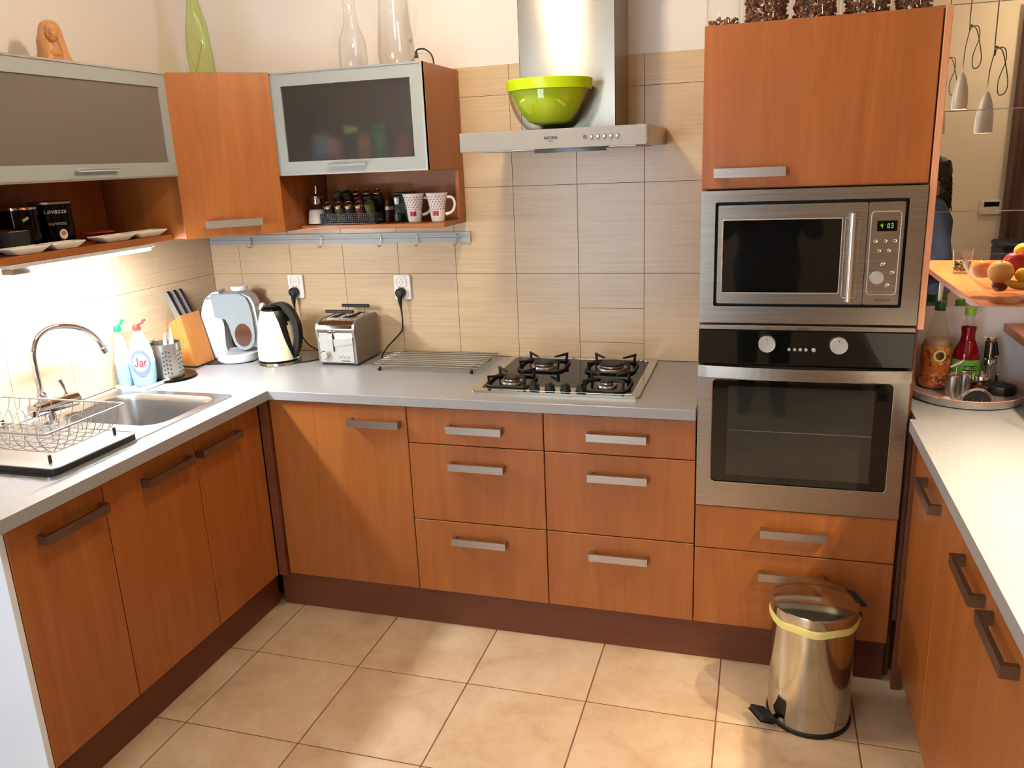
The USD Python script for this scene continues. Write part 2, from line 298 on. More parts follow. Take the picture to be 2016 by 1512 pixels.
for i in range(9):
    for j in range(4):
        if j >= 2 and TX[i + 1] < 1.2 or (j == 1 and TX[i + 1] < 1.2 and False): continue
        g = .0008
        zs = [(TZ[j], TZ[j + 1])] if not (i == 7 and j == 0) else [(.9075, .975), (.975, 1.11), (1.11, 1.245)]
        for z0, z1 in zs: wb.part('wall_tile', box(TX[i] + g, TX[i + 1] - g, 0, .006, z0 + g, z1 - g, .0004), 'wall_tile', smooth=False)
wl = thing('wall_left', 'pale plaster wall with beige tiles behind the sink', kind='structure')
wl.part('plaster', box(-.15, -.003, YR - .15, .003, 0, H, 0), 'plaster', smooth=False)
wl.part('grout_bed', box(-.0035, -.0012, -1.8, 0, .90, 1.47, 0), 'grout', smooth=False)
for i in range(8):
    for z0, z1 in ((.9075, 1.245), (1.245, 1.468)):
        y1 = -.1 - .2516 * (i - 1) if i else -.0005; y0 = -.1 - .2516 * i
        wl.part('wall_tile', box(-.006, 0, y0 + .0008, y1 - .0008, z0 + .0008, z1 - .0008, .0004), 'wall_tile', smooth=False)
single('wall_right', box(XR, XR + .15, YR - .15, .003, 0, H, 0), 'plaster_rear', 'plain beige wall of the dining side, seen only in the mirror', kind='structure', smooth=False)
wr = thing('wall_rear', 'plain beige wall opposite the kitchen, seen in the mirror', kind='structure')
for a in ((-.15, .30, 0, H), (1.60, XR + .15, 0, H), (.30, 1.60, 2.25, H), (.30, 1.60, 0, .05)):
    wr.part('plaster', box(a[0], a[1], YR - .15, YR, a[2], a[3], 0), 'plaster_rear', smooth=False)
single('ceiling', box(-.15, XR + .15, YR - .15, .15, H, H + .1, 0), 'ceiling_white', 'white ceiling over the kitchen', kind='structure', smooth=False)
wd = thing('window_1', 'white framed glazed balcony door in the rear wall', kind='structure')
for a in ((.30, .36, .05, 2.25), (1.54, 1.60, .05, 2.25), (.36, 1.54, .05, .13), (.36, 1.54, 2.17, 2.25), (.93, .97, .13, 2.17)):
    wd.part('window_frame', box(a[0], a[1], YR - .09, YR - .03, a[2], a[3], .003), 'white', smooth=False)
for a in ((.36, .93), (.97, 1.54)): wd.part('pane', box(a[0], a[1], YR - .064, YR - .058, .13, 2.17, 0), 'pane_glass', smooth=False)

# ------------------------------------------------------------------ cabinets
def handle_mesh(x0, x1, zt, zh=.026, d=.032):
    """square U-shaped pull; door face at y=0, sticks out to -y"""
    poly = Polygon([(x0, 0), (x0, -d), (x1, -d), (x1, 0), (x1 - .013, 0), (x1 - .013, -d + .010), (x0 + .013, -d + .010), (x0 + .013, 0)])
    return prism(poly, zh, 'xy', zt - zh)
def place(m, loc, rz): return mv(rot(m, 'z', rz), *loc)
def base_unit(name, label, loc, rz, w, fronts, depth=.56, ztop=.868, hm='nickel', z0=.159, sides=True, feet=True):
    t = thing(name, label, 'cabinet', loc, rz)
    c = []
    if sides: c += [box(0.001, .017, .0205, depth, z0 + .002, TB - .001), box(w - .017, w - .001, .0205, depth, z0 + .002, TB - .001), box(.017, w - .017, .0205, depth, z0 + .002, z0 + .018), box(.017, w - .017, depth - .006, depth, z0 + .018, TB - .001)]
    t.part('carcass', cat(*c), 'dark_gap', smooth=False)
    for kind, x0, x1, za, zb, hx0, hx1, hz in fronts:
        d = t.part(kind, box(x0 + .0015, x1 - .0015, 0, .018, za + .0015, zb - .0015, .002), 'cherry', smooth=False)
        if hx0 is not None: t.part('handle', handle_mesh(hx0, hx1, hz), hm, parent=d, smooth=False, label='brushed metal square bar handle')
    if feet:
        for fx in (.06, w - .06):
            for fy in (.12, depth - .06): t.part('leg', cyl(.018, 0, z0 + .002, 16, (fx, fy, 0)), 'black_matte')
    return t
def hd(x0, x1, base): return (x0 - base, x1 - base)
base_unit('base_cabinet', 'base cabinet with one tall door in the inner corner of the long run', (.612, -.6, 0), 0, 1.16 - .612, [('door', 0, .548, .159, .868, .94 - .612, 1.138 - .612, .815)])
base_unit('drawer_cabinet', 'drawer cabinet with three wooden drawers between the corner door and the hob', (1.16, -.6, 0), 0, .494, [('drawer', 0, .494, .733, .868, .155, .353, .811), ('drawer', 0, .494, .4435, .733, .155, .355, .675), ('drawer', 0, .494, .159, .4435, .151, .351, .391)])
base_unit('drawer_cabinet', 'drawer cabinet with three wooden drawers below the hob, beside the oven', (1.654, -.6, 0), 0, .498, [('drawer', 0, .498, .733, .868, .150, .345, .813), ('drawer', 0, .498, .4435, .733, .151, .347, .672), ('drawer', 0, .498, .159, .4435, .152, .349, .385)])
# left run, doors face +x
LX = .576
base_unit('base_cabinet', 'left-hand base cabinet, one narrow door nearest the inner corner', (LX, -.984, 0), PI / 2, .364, [('door', 0, .364, .159, .868, .001, .22, .803)], depth=.556, hm='nickel_side')
base_unit('sink_cabinet', 'sink base cabinet, middle door of the left run', (LX, -1.384, 0), PI / 2, .400, [('door', 0, .400, .159, .868, .145, .36, .803)], depth=.556, hm='nickel_side')
base_unit('base_cabinet', 'left-hand base cabinet, door nearest the white end panel under the dish rack', (LX, -1.704, 0), PI / 2, .320, [('door', 0, .320, .159, .868, .088, .306, .80)], depth=.556, hm='nickel_side')
single('end_panel', box(.004, .5755, -1.724, -1.7055, 0, TB - .001, .001), 'white_panel', 'tall white panel closing the near end of the left run', 'panel', smooth=False)
# right run, doors face -x
RX = 2.785
for k, (ya, yb, lab, ha, hb) in enumerate([(-.605, -.995, 'right-hand shallow cabinet, door nearest the oven', -.832, -1.002), (-.995, -1.445, 'right-hand shallow cabinet, middle door of the three', -1.25, -1.425), (-1.445, -1.895, 'right-hand shallow cabinet, door nearest the camera', -1.485, -1.665)]):
    ha, hb = [(.172, .370), (.240, .430), (.032, .222)][k]
    base_unit('base_cabinet', lab, (RX, ya, 0), -PI / 2, ya - yb, [('door', 0, ya - yb, .10, .868, ha, hb, .795)], depth=.29, hm='nickel_side', z0=.10)
single('corner_filler', box(.5775, .6105, -.6195, -.585, .159, TB - .001), 'plinth', 'dark wooden filler post in the inner left corner', 'filler', smooth=False)
single('corner_filler', box(2.7735, 2.800, -.603, -.575, .0, TB - .001), 'plinth', 'dark wooden filler post between oven column and right-hand cabinets', 'filler', smooth=False)
single('kickboard', box(.545, 2.752, -.558, -.542, 0, .157), 'plinth', 'dark brown kickboard under the long run of drawers', 'kickboard', smooth=False)
single('kickboard', box(.508, .524, -1.704, -.56, 0, .157), 'plinth_side', 'dark brown kickboard under the left-hand cabinets', 'kickboard', smooth=False)
single('kickboard', box(2.822, 2.838, -1.895, -.606, 0, .098), 'plinth_side', 'dark brown kickboard under the right-hand cabinets', 'kickboard', smooth=False)

# worktops
single('worktop', box(.002, 2.151, -.6195, -.0005, TB, W, .002), 'laminate', 'grey laminate worktop along the tiled wall, under hob and toaster', 'worktop', smooth=False)
SX0, SX1, SY0, SY1 = .045, .540, -1.505, -.695
wtop = sbox(.002, -1.79, .627, -.6203).difference(sbox(SX0 + .02, SY0 + .02, SX1 - .02, SY1 - .02))
single('worktop', prism(wtop, W - TB, 'xy', TB), 'laminate', 'grey laminate worktop along the left wall, holding the sink', 'worktop', smooth=False)
rt = Polygon([(2.7745, YM - .0015), (3.093, YM - .0015), (3.093, -2.05), (2.757, -2.05), (2.757, -.606), (2.774, -.606)])
single('worktop', prism(rt, W - TB, 'xy', TB), 'laminate', 'grey laminate worktop on the right, brightly lit beside the oven column', 'worktop', smooth=False)

# tall oven column
oc = thing('oven_column', 'tall cherry wood cabinet housing microwave and oven', 'cabinet', (2.152, -.6, 0))
oc.part('carcass', cat(box(.001, .017, .0205, .597, .16, 2.012), box(.583, .599, .0205, .597, .16, 2.012), box(.017, .583, .0205, .597, 1.997, 2.012), box(.017, .583, .0205, .597, .16, .178), box(.017, .583, .589, .597, .18, 1.99),
    box(.017, .583, .0205, .58, 1.1765, 1.1825), box(.017, .583, .0205, .58, 1.569, 1.580), box(.017, .583, .0205, .58, .572, .585)), 'cherry', smooth=False)
oc.part('side_panel', box(.6025, .6195, -.004, .597, 1.17, 2.0135), 'edge_strip', smooth=False, label='side panel with a pale wooden front edge')
oc.part('lower_side_panel', box(.6025, .6195, .070, .597, 0, 1.1695), 'plinth', smooth=False, label='dark lower side panel')
for fx in (.06, .54):
    for fy in (.12, .54): oc.part('leg', cyl(.018, 0, .162, 16, (fx, fy, 0)), 'black_matte')
for kind, za, zb, a, b, hz in (('door', 1.571, 2.0135, .036, .231, 1.630), ('drawer', .4345, .5845, .204, .400, .526), ('drawer', .159, .4345, .204, .402, .376)):
    d = oc.part(kind, box(.0015, .5985, 0, .018, za + .0015, zb - .0015, .002), 'cherry', smooth=False)
    oc.part('handle', handle_mesh(a, b, hz), 'nickel', parent=d, smooth=False, label='brushed metal square bar handle')

# wall cabinets
def carc(t, x0, x1, y0, y1, z0, z1, th=.016, m='cherry', extra=()):
    t.part('carcass', cat(box(x0, x0 + th, y0, y1, z0, z1), box(x1 - th, x1, y0, y1, z0, z1), box(x0 + th, x1 - th, y0, y1, z0, z0 + th), box(x0 + th, x1 - th, y0, y1, z1 - th, z1), box(x0 + th, x1 - th, y1 - .006, y1, z0 + th, z1 - th), *extra), m, smooth=False)
def glass_door(t, w, z0, z1, hx0, hx1, glass, b=.048, zt=None):
    """front at y=0, thickness to +y"""
    d = t.part('door', cat(prism(sbox(0, z0, w, z1).difference(sbox(b, z0 + b, w - b, z1 - b)), .014, 'xz', .003)), 'alu', smooth=False, label='matte grey aluminium frame door')
    e = .006
    t.part('edge_profile', cat(prism(sbox(0, z0, w, z1).difference(sbox(e, z0 + e, w - e, z1 - e)), .019, 'xz', -.001)), 'alu_lip', parent=d, smooth=False)
    t.part('frosted_pane', box(b - .006, w - b + .006, .009, .013, z0 + b - .006, z1 - b + .006, 0), glass, parent=d, smooth=False)
    t.part('handle', cat(box(hx0, hx1, -.016, -.004, z0 + .026, z0 + .036, .003), box(hx0 + .01, hx0 + .02, -.006, .003, z0 + .027, z0 + .035), box(hx1 - .02, hx1 - .01, -.006, .003, z0 + .027, z0 + .035)), 'alu_lip', parent=d, smooth=False, label='slim aluminium handle')
ur = thing('wall_cabinet', 'wall cabinet with frosted glass flap above the cups, left of the hood', 'cabinet', (.607, -.36, 0))
carc(ur, .001, .598, .021, .3585, 1.655, 2.013)
glass_door(ur, .598, 1.656, 2.0125, .215, .370, 'frosted_dark')
ur.part('lower_shelf', cat(box(.001, .598, .122, .3585, 1.449, 1.465)), 'cherry_flat', smooth=False)
ur.part('lower_side', cat(box(.582, .598, .30, .3585, 1.465, 1.655)), 'cherry', smooth=False)
ur.part('lower_back', cat(box(.001, .582, .3525, .3585, 1.465, 1.655)), 'cherry', smooth=False)
ul = thing('wall_cabinet', 'wall cabinet with large frosted glass flap above the sink', 'cabinet', (.36, -1.478, 0), PI / 2)
carc(ul, .001, .898, .021, .3585, 1.670, 2.013)
glass_door(ul, .898, 1.671, 2.0125, .42, .595, 'frosted_gray')
ul.part('lower_shelf', box(.001, .898, .075, .3585, 1.449, 1.470), 'cherry_deep', smooth=False)
ul.part('lower_side', box(.001, .017, .10, .3585, 1.470, 1.670), 'cherry', smooth=False)
ul.part('lower_back', box(.017, .898, .3525, .3585, 1.470, 1.670), 'cherry', smooth=False)
# diagonal corner unit
uc = thing('corner_cabinet', 'corner wall cabinet with a plain wooden door set diagonally', 'cabinet', (.002, -.002, 0))
A, Bp = np.array([.346, -.5745]), np.array([.602, -.350])
out = [(0, 0), (0, -.574), (.342, -.574), (.594, -.352), (.602, -.352), (.602, 0)]
inn = Polygon(out).buffer(-.016, join_style=2)
ring = Polygon(out).difference(inn)
uc.part('carcass', cat(prism(ring, 2.013 - 1.452, 'xy', 1.452), prism(inn, .016, 'xy', 1.452), prism(inn, .016, 'xy', 1.997)), 'cherry', smooth=False)
t_ = (Bp - A) / np.linalg.norm(Bp - A); L_ = np.linalg.norm(Bp - A); ang = math.atan2(t_[1], t_[0])
dm = box(-.010, L_ + .002, -.020, -.002, 1.452, 2.0135, .002); hm_ = mv(handle_mesh(.062, .259, 1.512), y=-.020)
d = uc.part('door', mv(rot(dm, 'z', ang), A[0], A[1], 0), 'cherry', smooth=False)
uc.part('handle', mv(rot(hm_, 'z', ang), A[0], A[1], 0), 'alu_lip', parent=d, smooth=False, label='bright metal bar handle')

# ------------------------------------------------------------------ built-in appliances
# cooker hood
hdm = thing('cooker_hood', 'stainless steel T-shaped cooker hood with tall square chimney', 'cooker hood', (1.68, 0, 1.708))
cv = prism(sbox(-.300, -.5, .300, -.004), .058, 'xy', 0)
hdm.part('canopy', box(-.300, .304, -.497, -.004, .0, .058, .002), 'steel', smooth=False)
hdm.part('front_panel', box(-.3005, .300, -.5025, -.497, -.001, .0585, .0012), 'hood_front', smooth=False)
hdm.part('chimney', box(-.155, .169, -.28, -.004, .058, H - 1.708 - .002, .002), 'chimney_steel', smooth=False)
arc = Polygon([(-.06, -.46), (.17, -.46), (.17, -.47), (.14, -.478), (.055, -.486), (-.03, -.478), (-.06, -.47)])
hdm.part('lamp_cover', prism(arc, .014, 'xy', -.013), 'gray_glass')
hdm.part('grease_filter', box(-.26, .26, -.44, -.06, -.004, .001), 'nickel', smooth=False)
fz = lambda m, x, y, z: mv(m, x, y, z)
hdm.part('lettering', fz(txt('MORA', .0085, bold=True, squash=1.25), .003, -.5025, .032), 'ink', smooth=False, label='dark maker lettering')
hdm.part('fine_print', box(-.005, .011, -.5032, -.5024, .0212, .0228, 0), 'ink', smooth=False)
hdm.part('indicator_lamp', rot(cyl(.006, 0, .002, 20), 'x', PI / 2).apply_translation((.111, -.502, .030)), 'indicator', label='dark round indicator')
for k in range(5):
    hdm.part('button', rot(lathe([(0, 0), (.0055, 0), (.0055, .004), (.0042, .006), (0, .0065)], 20), 'x', PI / 2).apply_translation((.1325 + k * .0200, -.502, .0305)), 'polished')
    hdm.part('symbol', fz(txt('*1234'[k] if k else 'o', .004), .1330 + k * .0200, -.5025, .021), 'ink', smooth=False)

# glass bowl with green bowl inside, standing on the hood
bl = (1.652, -.385, 1.7666)
def bowl_prof(r0, r1, h, th, e=.62):
    o = [(0, 0), (r0, 0)] + [(r0 + (r1 - r0) * math.sin(t) ** .9, h * (1 - math.cos(t)) ** e) for t in np.linspace(.12, PI / 2, 16)]
    i = [(max(r - th, 0), z + th * .7) for r, z in o[1:]][::-1]; i[0] = (o[-1][0] - th, h)
    return o + i + [(0, th)]
single('glass_bowl', lathe(bowl_prof(.07, .132, .118, .003), 56, bl), 'bowl_glass', 'clear glass bowl on top of the hood, a green bowl sits in it', 'bowl', smooth=40)
single('plastic_bowl', lathe([(0, .014), (.045, .014), (.068, .022), (.092, .050), (.110, .085), (.121, .1155), (.1365, .117), (.140, .148), (.1375, .1495), (.134, .148), (.119, .117), (.107, .087), (.089, .053), (.066, .026), (.043, .018), (0, .018)], 56, (bl[0], bl[1], bl[2] + .004)), 'lime', 'bright lime green plastic bowl nested in the glass bowl on the hood', 'bowl', smooth=40)

# gas hob
HB = (1.669, -.272, W)
hob = thing('gas_hob', 'black glass four-burner gas hob with steel frame', 'hob', HB)
hx, hy = .292, .2555
def frame_mesh():
    o = rrect(-hx, hx, -hy, hy, .012); i = rrect(-hx + .028, hx - .028, -hy + .022, hy - .02, .03)
    return cat(prism(o.difference(i), .008, 'xy', .0005))
hob.part('frame', cat(frame_mesh(), prism(Polygon([(-.265, -.236), (.265, -.236), (.240, -.205), (.17, -.203), (.14, -.18), (-.11, -.18), (-.14, -.2), (-.235, -.205)]), .0085, 'xy', .0005)), 'polished', smooth=False, label='polished steel frame with front strip')
hob.part('glass_plate', prism(rrect(-hx + .026, hx - .026, -hy + .02, hy - .018, .03), .007, 'xy', .0003), 'black_gloss', smooth=False, label='black glass plate')
def prong(cx, cy, a, R, ztop=.046):
    c, s = math.cos(a), math.sin(a)
    pr = [(R + .006, .010), (R + .010, ztop), (R - .050, ztop - .006), (R - .050, ztop - .011), (R + .001, ztop - .010), (R - .006, .012)]
    m = prism(Polygon(pr), .006, 'xz', -.003)
    return mv(rot(m, 'z', a), cx, cy, 0)
for bx, by, br, R in ((-.120, .105, .040, .098), (-.178, -.130, .030, .088), (.140, .112, .047, .100), (.165, -.133, .024, .090)):
    bpath = hob.part('burner', cat(lathe([(0, .007), (br + .012, .007), (br + .010, .014), (br - .002, .017), (br - .003, .022), (0, .022)], 36, (bx, by, 0))), 'nickel', label='grey metal gas burner')
    hob.part('burner_cap', lathe([(0, .0222), (br, .0222), (br + .001, .026), (br - .004, .030), (0, .031)], 36, (bx, by, 0)), 'iron', parent=bpath, label='black burner cap')
    sp = [mv(tube(spl([(math.cos(a) * (R + (.012 if k % 2 else -.012)), math.sin(a) * (R + (.012 if k % 2 else -.012)), .012) for k, a in enumerate(np.arange(8) * PI / 4)], 4, True), .0045, 6, True), bx, by, 0)]
    sp += [prong(bx, by, PI / 4 + q * PI / 2, R) for q in range(4)]
    sp += [cyl(.005, .0075, .013, 8, (bx + math.cos(a) * (R + .010), by + math.sin(a) * (R + .010), 0)) for a in (PI / 4, 3 * PI / 4, 5 * PI / 4, 7 * PI / 4)]
    hob.part('pan_support', cat(*sp), 'iron', smooth=40, label='black cast iron pan support')
for k in range(4):
    kx = -.073 + .0545 * k
    star = Polygon([(.0155 * (1 + .12 * math.cos(5 * a)) * math.cos(a), .0155 * (1 + .12 * math.cos(5 * a)) * math.sin(a)) for a in np.linspace(0, 2 * PI, 40, endpoint=False)])
    hob.part('knob', cat(mv(prism(star, .012, 'xy', .014), kx, -.212, 0), cyl(.019, .0085, .014, 28, (kx, -.212, 0), .002), box(kx - .003, kx + .003, -.226, -.198, .025, .031)), 'black_matte', label='black lobed control knob')
hob.part('badge', box(.125, .155, -.2195, -.2150, .0088, .0096, 0), 'ink', smooth=False)

# microwave
mw = thing('microwave', 'built-in stainless steel microwave with green clock display', 'microwave', (2.452, -.6, 1.1835))
ox, oz = 2.452, 1.1835
L = lambda x: x - ox
Zm = lambda z: z - oz
fr = sbox(L(2.1545), 0, L(2.7505), .3845).difference(rrect(L(2.1945), L(2.7065), Zm(1.233), Zm(1.5355), .006))
mw.part('trim_frame', prism(fr, .016, 'xz', -.012), 'steel', smooth=False, label='brushed steel surround')
mw.part('body', box(L(2.1935), L(2.7075), .0045, .46, Zm(1.2315), Zm(1.536), .002), 'black_matte', smooth=False)
dpx = rrect(L(2.2035), L(2.6035), Zm(1.2425), Zm(1.5265), .005).difference(rrect(L(2.2185), L(2.5385), Zm(1.2755), Zm(1.4835), .004))
mw.part('door', prism(dpx, .018, 'xz', -.016), 'steel', smooth=False, label='brushed steel door')
def bead(x0, x1, z0, z1, r=.012, w=.0016, y=-.0165, q=24):
    a = np.array(rrect(x0, x1, z0, z1, r, 6).exterior.coords)[:-1]
    return tube(np.c_[a[:, 0], np.full(len(a), y), a[:, 1]], w, 6, True)
dp = '/World/microwave/door'
mw.part('window', box(L(2.2180), L(2.5390), -.0125, .0, Zm(1.2750), Zm(1.4840), .001), 'oven_glass', parent=dp, smooth=False, label='dark glass window')
mw.part('window_bead', bead(L(2.2170), L(2.5400), Zm(1.2740), Zm(1.4850), .004, .0018), 'alu_lip', parent=dp)
mw.part('handle_recess', cat(bead(L(2.5480), L(2.5840), Zm(1.262), Zm(1.4860), .006, .0016)), 'polished', parent=dp)
mw.part('handle', cat(cyl(.0072, Zm(1.252), Zm(1.500), 20, (L(2.5645), -.036, 0), .002), box(L(2.5605), L(2.5685), -.036, -.015, Zm(1.262), Zm(1.272)), box(L(2.5605), L(2.5685), -.036, -.015, Zm(1.478), Zm(1.488))), 'alu_lip', parent=dp, label='round steel vertical door handle')
mw.part('control_panel', prism(rrect(L(2.6050), L(2.6975), Zm(1.2425), Zm(1.5265), .005), .018, 'xz', -.016), 'steel', smooth=False)
cp = '/World/microwave/control_panel'
mw.part('panel_bead', bead(L(2.6135), L(2.6895), Zm(1.2710), Zm(1.5010), .010, .0015), 'alu_lip', parent=cp)
mw.part('display', box(L(2.6285), L(2.6800), -.0185, -.0155, Zm(1.4470), Zm(1.4760), .001), 'black_gloss', parent=cp, smooth=False, label='black clock display')
SEG = {'4': 'fgbc', '0': 'abcdef', '3': 'abgcd'}
def digit(ch, x, z, h=.0115, w=.0056, t=.0011):
    r = {'a': (0, h - t, w, h), 'd': (0, 0, w, t), 'g': (0, h / 2 - t / 2, w, h / 2 + t / 2), 'f': (0, h / 2, t, h), 'e': (0, 0, t, h / 2), 'b': (w - t, h / 2, w, h), 'c': (w - t, 0, w, h / 2)}
    return cat(*[mv(box(r[s][0] + t * .3, r[s][2] - t * .3 if r[s][2] - r[s][0] > t * 1.5 else r[s][2], -.0190, -.0184, r[s][1], r[s][3], 0), x, 0, z) for s in SEG[ch]])
mw.part('clock_digits', cat(digit('4', L(2.6375), Zm(1.4560)), digit('0', L(2.6550), Zm(1.4560)), digit('3', L(2.6640), Zm(1.4560)), box(L(2.6665), L(2.6676), -.019, -.0184, Zm(1.4695), Zm(1.4706), 0)), 'digits', parent=cp, smooth=False, label='glowing green clock digits')
def button(x, z, r, h=.004, sx=1.0, a=0.0):
    m = lathe([(0, 0), (r, 0), (r, h * .6), (r * .8, h), (r * .5, h * .8), (0, h * .75)], 22); m.vertices[:, 0] *= sx
    m = rot(m, 'z', a); m = rot(m, 'x', PI / 2); return mv(m, x, -.0155, z)
for bx, bz in ((2.628, 1.420), (2.6525, 1.4205), (2.677, 1.421), (2.6385, 1.394), (2.6630, 1.3945)): mw.part('button', button(L(bx), Zm(bz), .0062), 'polished', parent=cp)
for bx, bz in ((2.6505, 1.357), (2.6755, 1.333), (2.6650, 1.299)): mw.part('button', button(L(bx), Zm(bz), .0052, sx=1.55, a=.6), 'polished', parent=cp)
mw.part('knob', rot(lathe([(0, 0), (.0185, 0), (.0185, .010), (.0165, .013), (0, .013)], 36), 'x', PI / 2).apply_translation((L(2.6375), -.0155, Zm(1.3195))), 'silver_plastic', parent=cp, label='round silver dial')
mw.part('lettering', mv(txt('MORA', .0072, bold=True, squash=1.3), L(2.657), -.016, Zm(1.2555)), 'ink', parent=cp, smooth=False, label='dark maker lettering')

# oven
ov = thing('oven', 'built-in electric oven with black control fascia and steel door', 'oven', (2.452, -.6, .587))
Zo = lambda z: z - .587
ov.part('housing', box(L(2.172), L(2.732), .0225, .50, .005, .580, .002), 'black_matte', smooth=False)
ov.part('top_strip', box(L(2.1545), L(2.7505), -.015, .02, Zo(1.1625), Zo(1.1765), .002), 'steel', smooth=False, label='steel strip above the control fascia')
ov.part('control_fascia', box(L(2.1545), L(2.7505), -.014, .02, Zo(1.058), Zo(1.1620), .002), 'oven_glass', smooth=False, label='glossy black control fascia')
cf = '/World/oven/control_fascia'
for kx in (2.3525, 2.5505):
    ov.part('knob', rot(lathe([(0, 0), (.0235, 0), (.0245, .004), (.0245, .018), (.0225, .021), (.0205, .0205), (0, .0205)], 40), 'x', PI / 2).apply_translation((L(kx), -.0138, Zo(1.1235))), 'silver_plastic', parent=cf, label='round silver control knob')
    ov.part('knob_mark', box(L(kx) - .0012, L(kx) + .0012, -.0352, -.0342, Zo(1.1365), Zo(1.1405), 0), 'ink', parent=cf, smooth=False)
for kx, r in ((2.415, .0050), (2.4310, .0050), (2.4465, .0050), (2.4620, .0050), (2.4835, .0062)):
    ov.part('button', rot(lathe([(0, 0), (r, 0), (r, .003), (r * .7, .005), (0, .0052)], 20), 'x', PI / 2).apply_translation((L(kx), -.0138, Zo(1.1065))), 'silver_plastic', parent=cf)
    ov.part('symbol', mv(txt('-', .004), L(kx), -.0141, Zo(1.1200)), 'nickel', parent=cf, smooth=False)
ts = '/World/oven/top_strip'
ov.part('lettering', mv(txt('MORA', .0062, bold=True, squash=1.3), L(2.451), -.0151, Zo(1.1692)), 'ink', parent=ts, smooth=False, label='dark maker lettering')
for kx in (2.352, 2.552): ov.part('symbol', mv(prism(rrect(-.0045, .0045, -.004, .004, .0015).difference(rrect(-.0035, .0035, -.003, .003, .001)), .0005, 'xz', 0), L(kx), -.0156, Zo(1.1692)), 'ink', parent=ts, smooth=False)
odoor = sbox(L(2.1545), .0, L(2.7505), Zo(1.052)).difference(rrect(L(2.1985), L(2.7085), Zo(.6700), Zo(1.0075), .012))
d = ov.part('door', prism(odoor, .022, 'xz', -.004), 'steel', smooth=False, label='brushed steel oven door')
ov.part('door_glass', box(L(2.1975), L(2.7095), .0, .012, Zo(.6690), Zo(1.0085), .001), 'oven_glass', parent=d, smooth=False, label='black oven door glass')
gi = ov.part('inner_window', box(L(2.245), L(2.660), -.0004, .002, Zo(.695), Zo(.985), 0), 'oven_inner', parent=d, smooth=False, label='lighter inner window of the oven door')
ov.part('rack_line', box(L(2.247), L(2.658), -.0009, .001, Zo(.842), Zo(.8445), 0), 'gray_glass', parent=d, smooth=False)
ov.part('glass_bead', bead(L(2.1985), L(2.7085), Zo(.6700), Zo(1.0075), .012, .0014, -.0042), 'polished', parent=d)
n = 24; xs = np.linspace(L(2.1545), L(2.7505), n); bow = .016 + .026 * np.sin(np.linspace(0, PI, n)) ** .8
pl = Polygon([(x, -.004 - b) for x, b in zip(xs, bow)] + [(x, -.004 - max(b - .014, .0)) for x, b in zip(xs[::-1], bow[::-1])])
ov.part('handle', cat(prism(pl, .036, 'xy', Zo(1.0175)), box(xs[0], xs[0] + .02, -.018, -.003, Zo(1.0175), Zo(1.0525)), box(xs[-1] - .02, xs[-1], -.018, -.003, Zo(1.0175), Zo(1.0525))), 'steel', parent=d, smooth=False, label='wide bowed steel bar handle across the door top')

# ------------------------------------------------------------------ pedal bin
pb = thing('pedal_bin', 'polished steel pedal bin with yellow liner on the floor tiles', 'waste bin', (2.516, -.783, 0))
pb.part('base_ring', lathe([(0, .0005), (.121, .0005), (.1225, .006), (.1225, .013), (.119, .016), (0, .016)], 56), 'black_rubber', label='black plastic base ring')
pb.part('body', lathe([(.1185, .0162), (.1185, .352), (.1165, .352), (.1165, .02), (0, .02)], 64), 'polished', label='polished steel drum')
lc = (0, 0, 0)
ld = pb.part('lid', lathe([(.1235, .361), (.1245, .363), (.1245, .388), (.1225, .3925), (.10, .3985), (.06, .4035), (0, .4055), (0, .3995), (.06, .3965), (.1205, .386), (.1205, .361)], 64), 'polished', label='domed polished lid')
lin_v = lathe([(.1188, .351), (.1235, .345), (.1262, .347), (.1268, .355), (.1252, .3605), (.1190, .3605)], 72)
vv = lin_v.vertices; aa = np.arctan2(vv[:, 1], vv[:, 0]); lin_v.vertices[:, 2] -= .010 * (.5 + .5 * np.cos(aa + 2.0)) * (vv[:, 2] < .352) + .003 * np.sin(7 * aa); 
pb.part('liner', lin_v, 'bag_yellow', label='yellow bag folded over the rim')
pa = math.radians(212); pdx, pdy = math.cos(pa), math.sin(pa)
ped = cat(box(.146, .200, -.034, .034, -.008, .008, .003)); ped = rot(ped, 'y', -.42, (.150, 0, 0)); ped = mv(ped, -.014, 0, .026)
lev = box(.10, .155, -.012, .012, .006, .016, .002)
pdp = pb.part('pedal', rot(ped, 'z', pa), 'black_rubber', label='black foot pedal')
pb.part('pedal_plate', cat(rot(mv(rot(box(.145, .202, -.036, .036, -.011, -.0085, .001), 'y', -.42, (.150, 0, 0)), x=-.014, z=.026), 'z', pa), rot(lev, 'z', pa)), 'polished', parent=pdp)
hg = cat(box(.118, .134, -.028, .028, .335, .352, .003), rot(box(.104, .142, -.040, .040, .384, .394, .004), 'y', .35, (.118, 0, .390)))
pb.part('hinge', rot(hg, 'z', math.radians(20)), 'black_rubber', label='black plastic hinge and grip at the back')

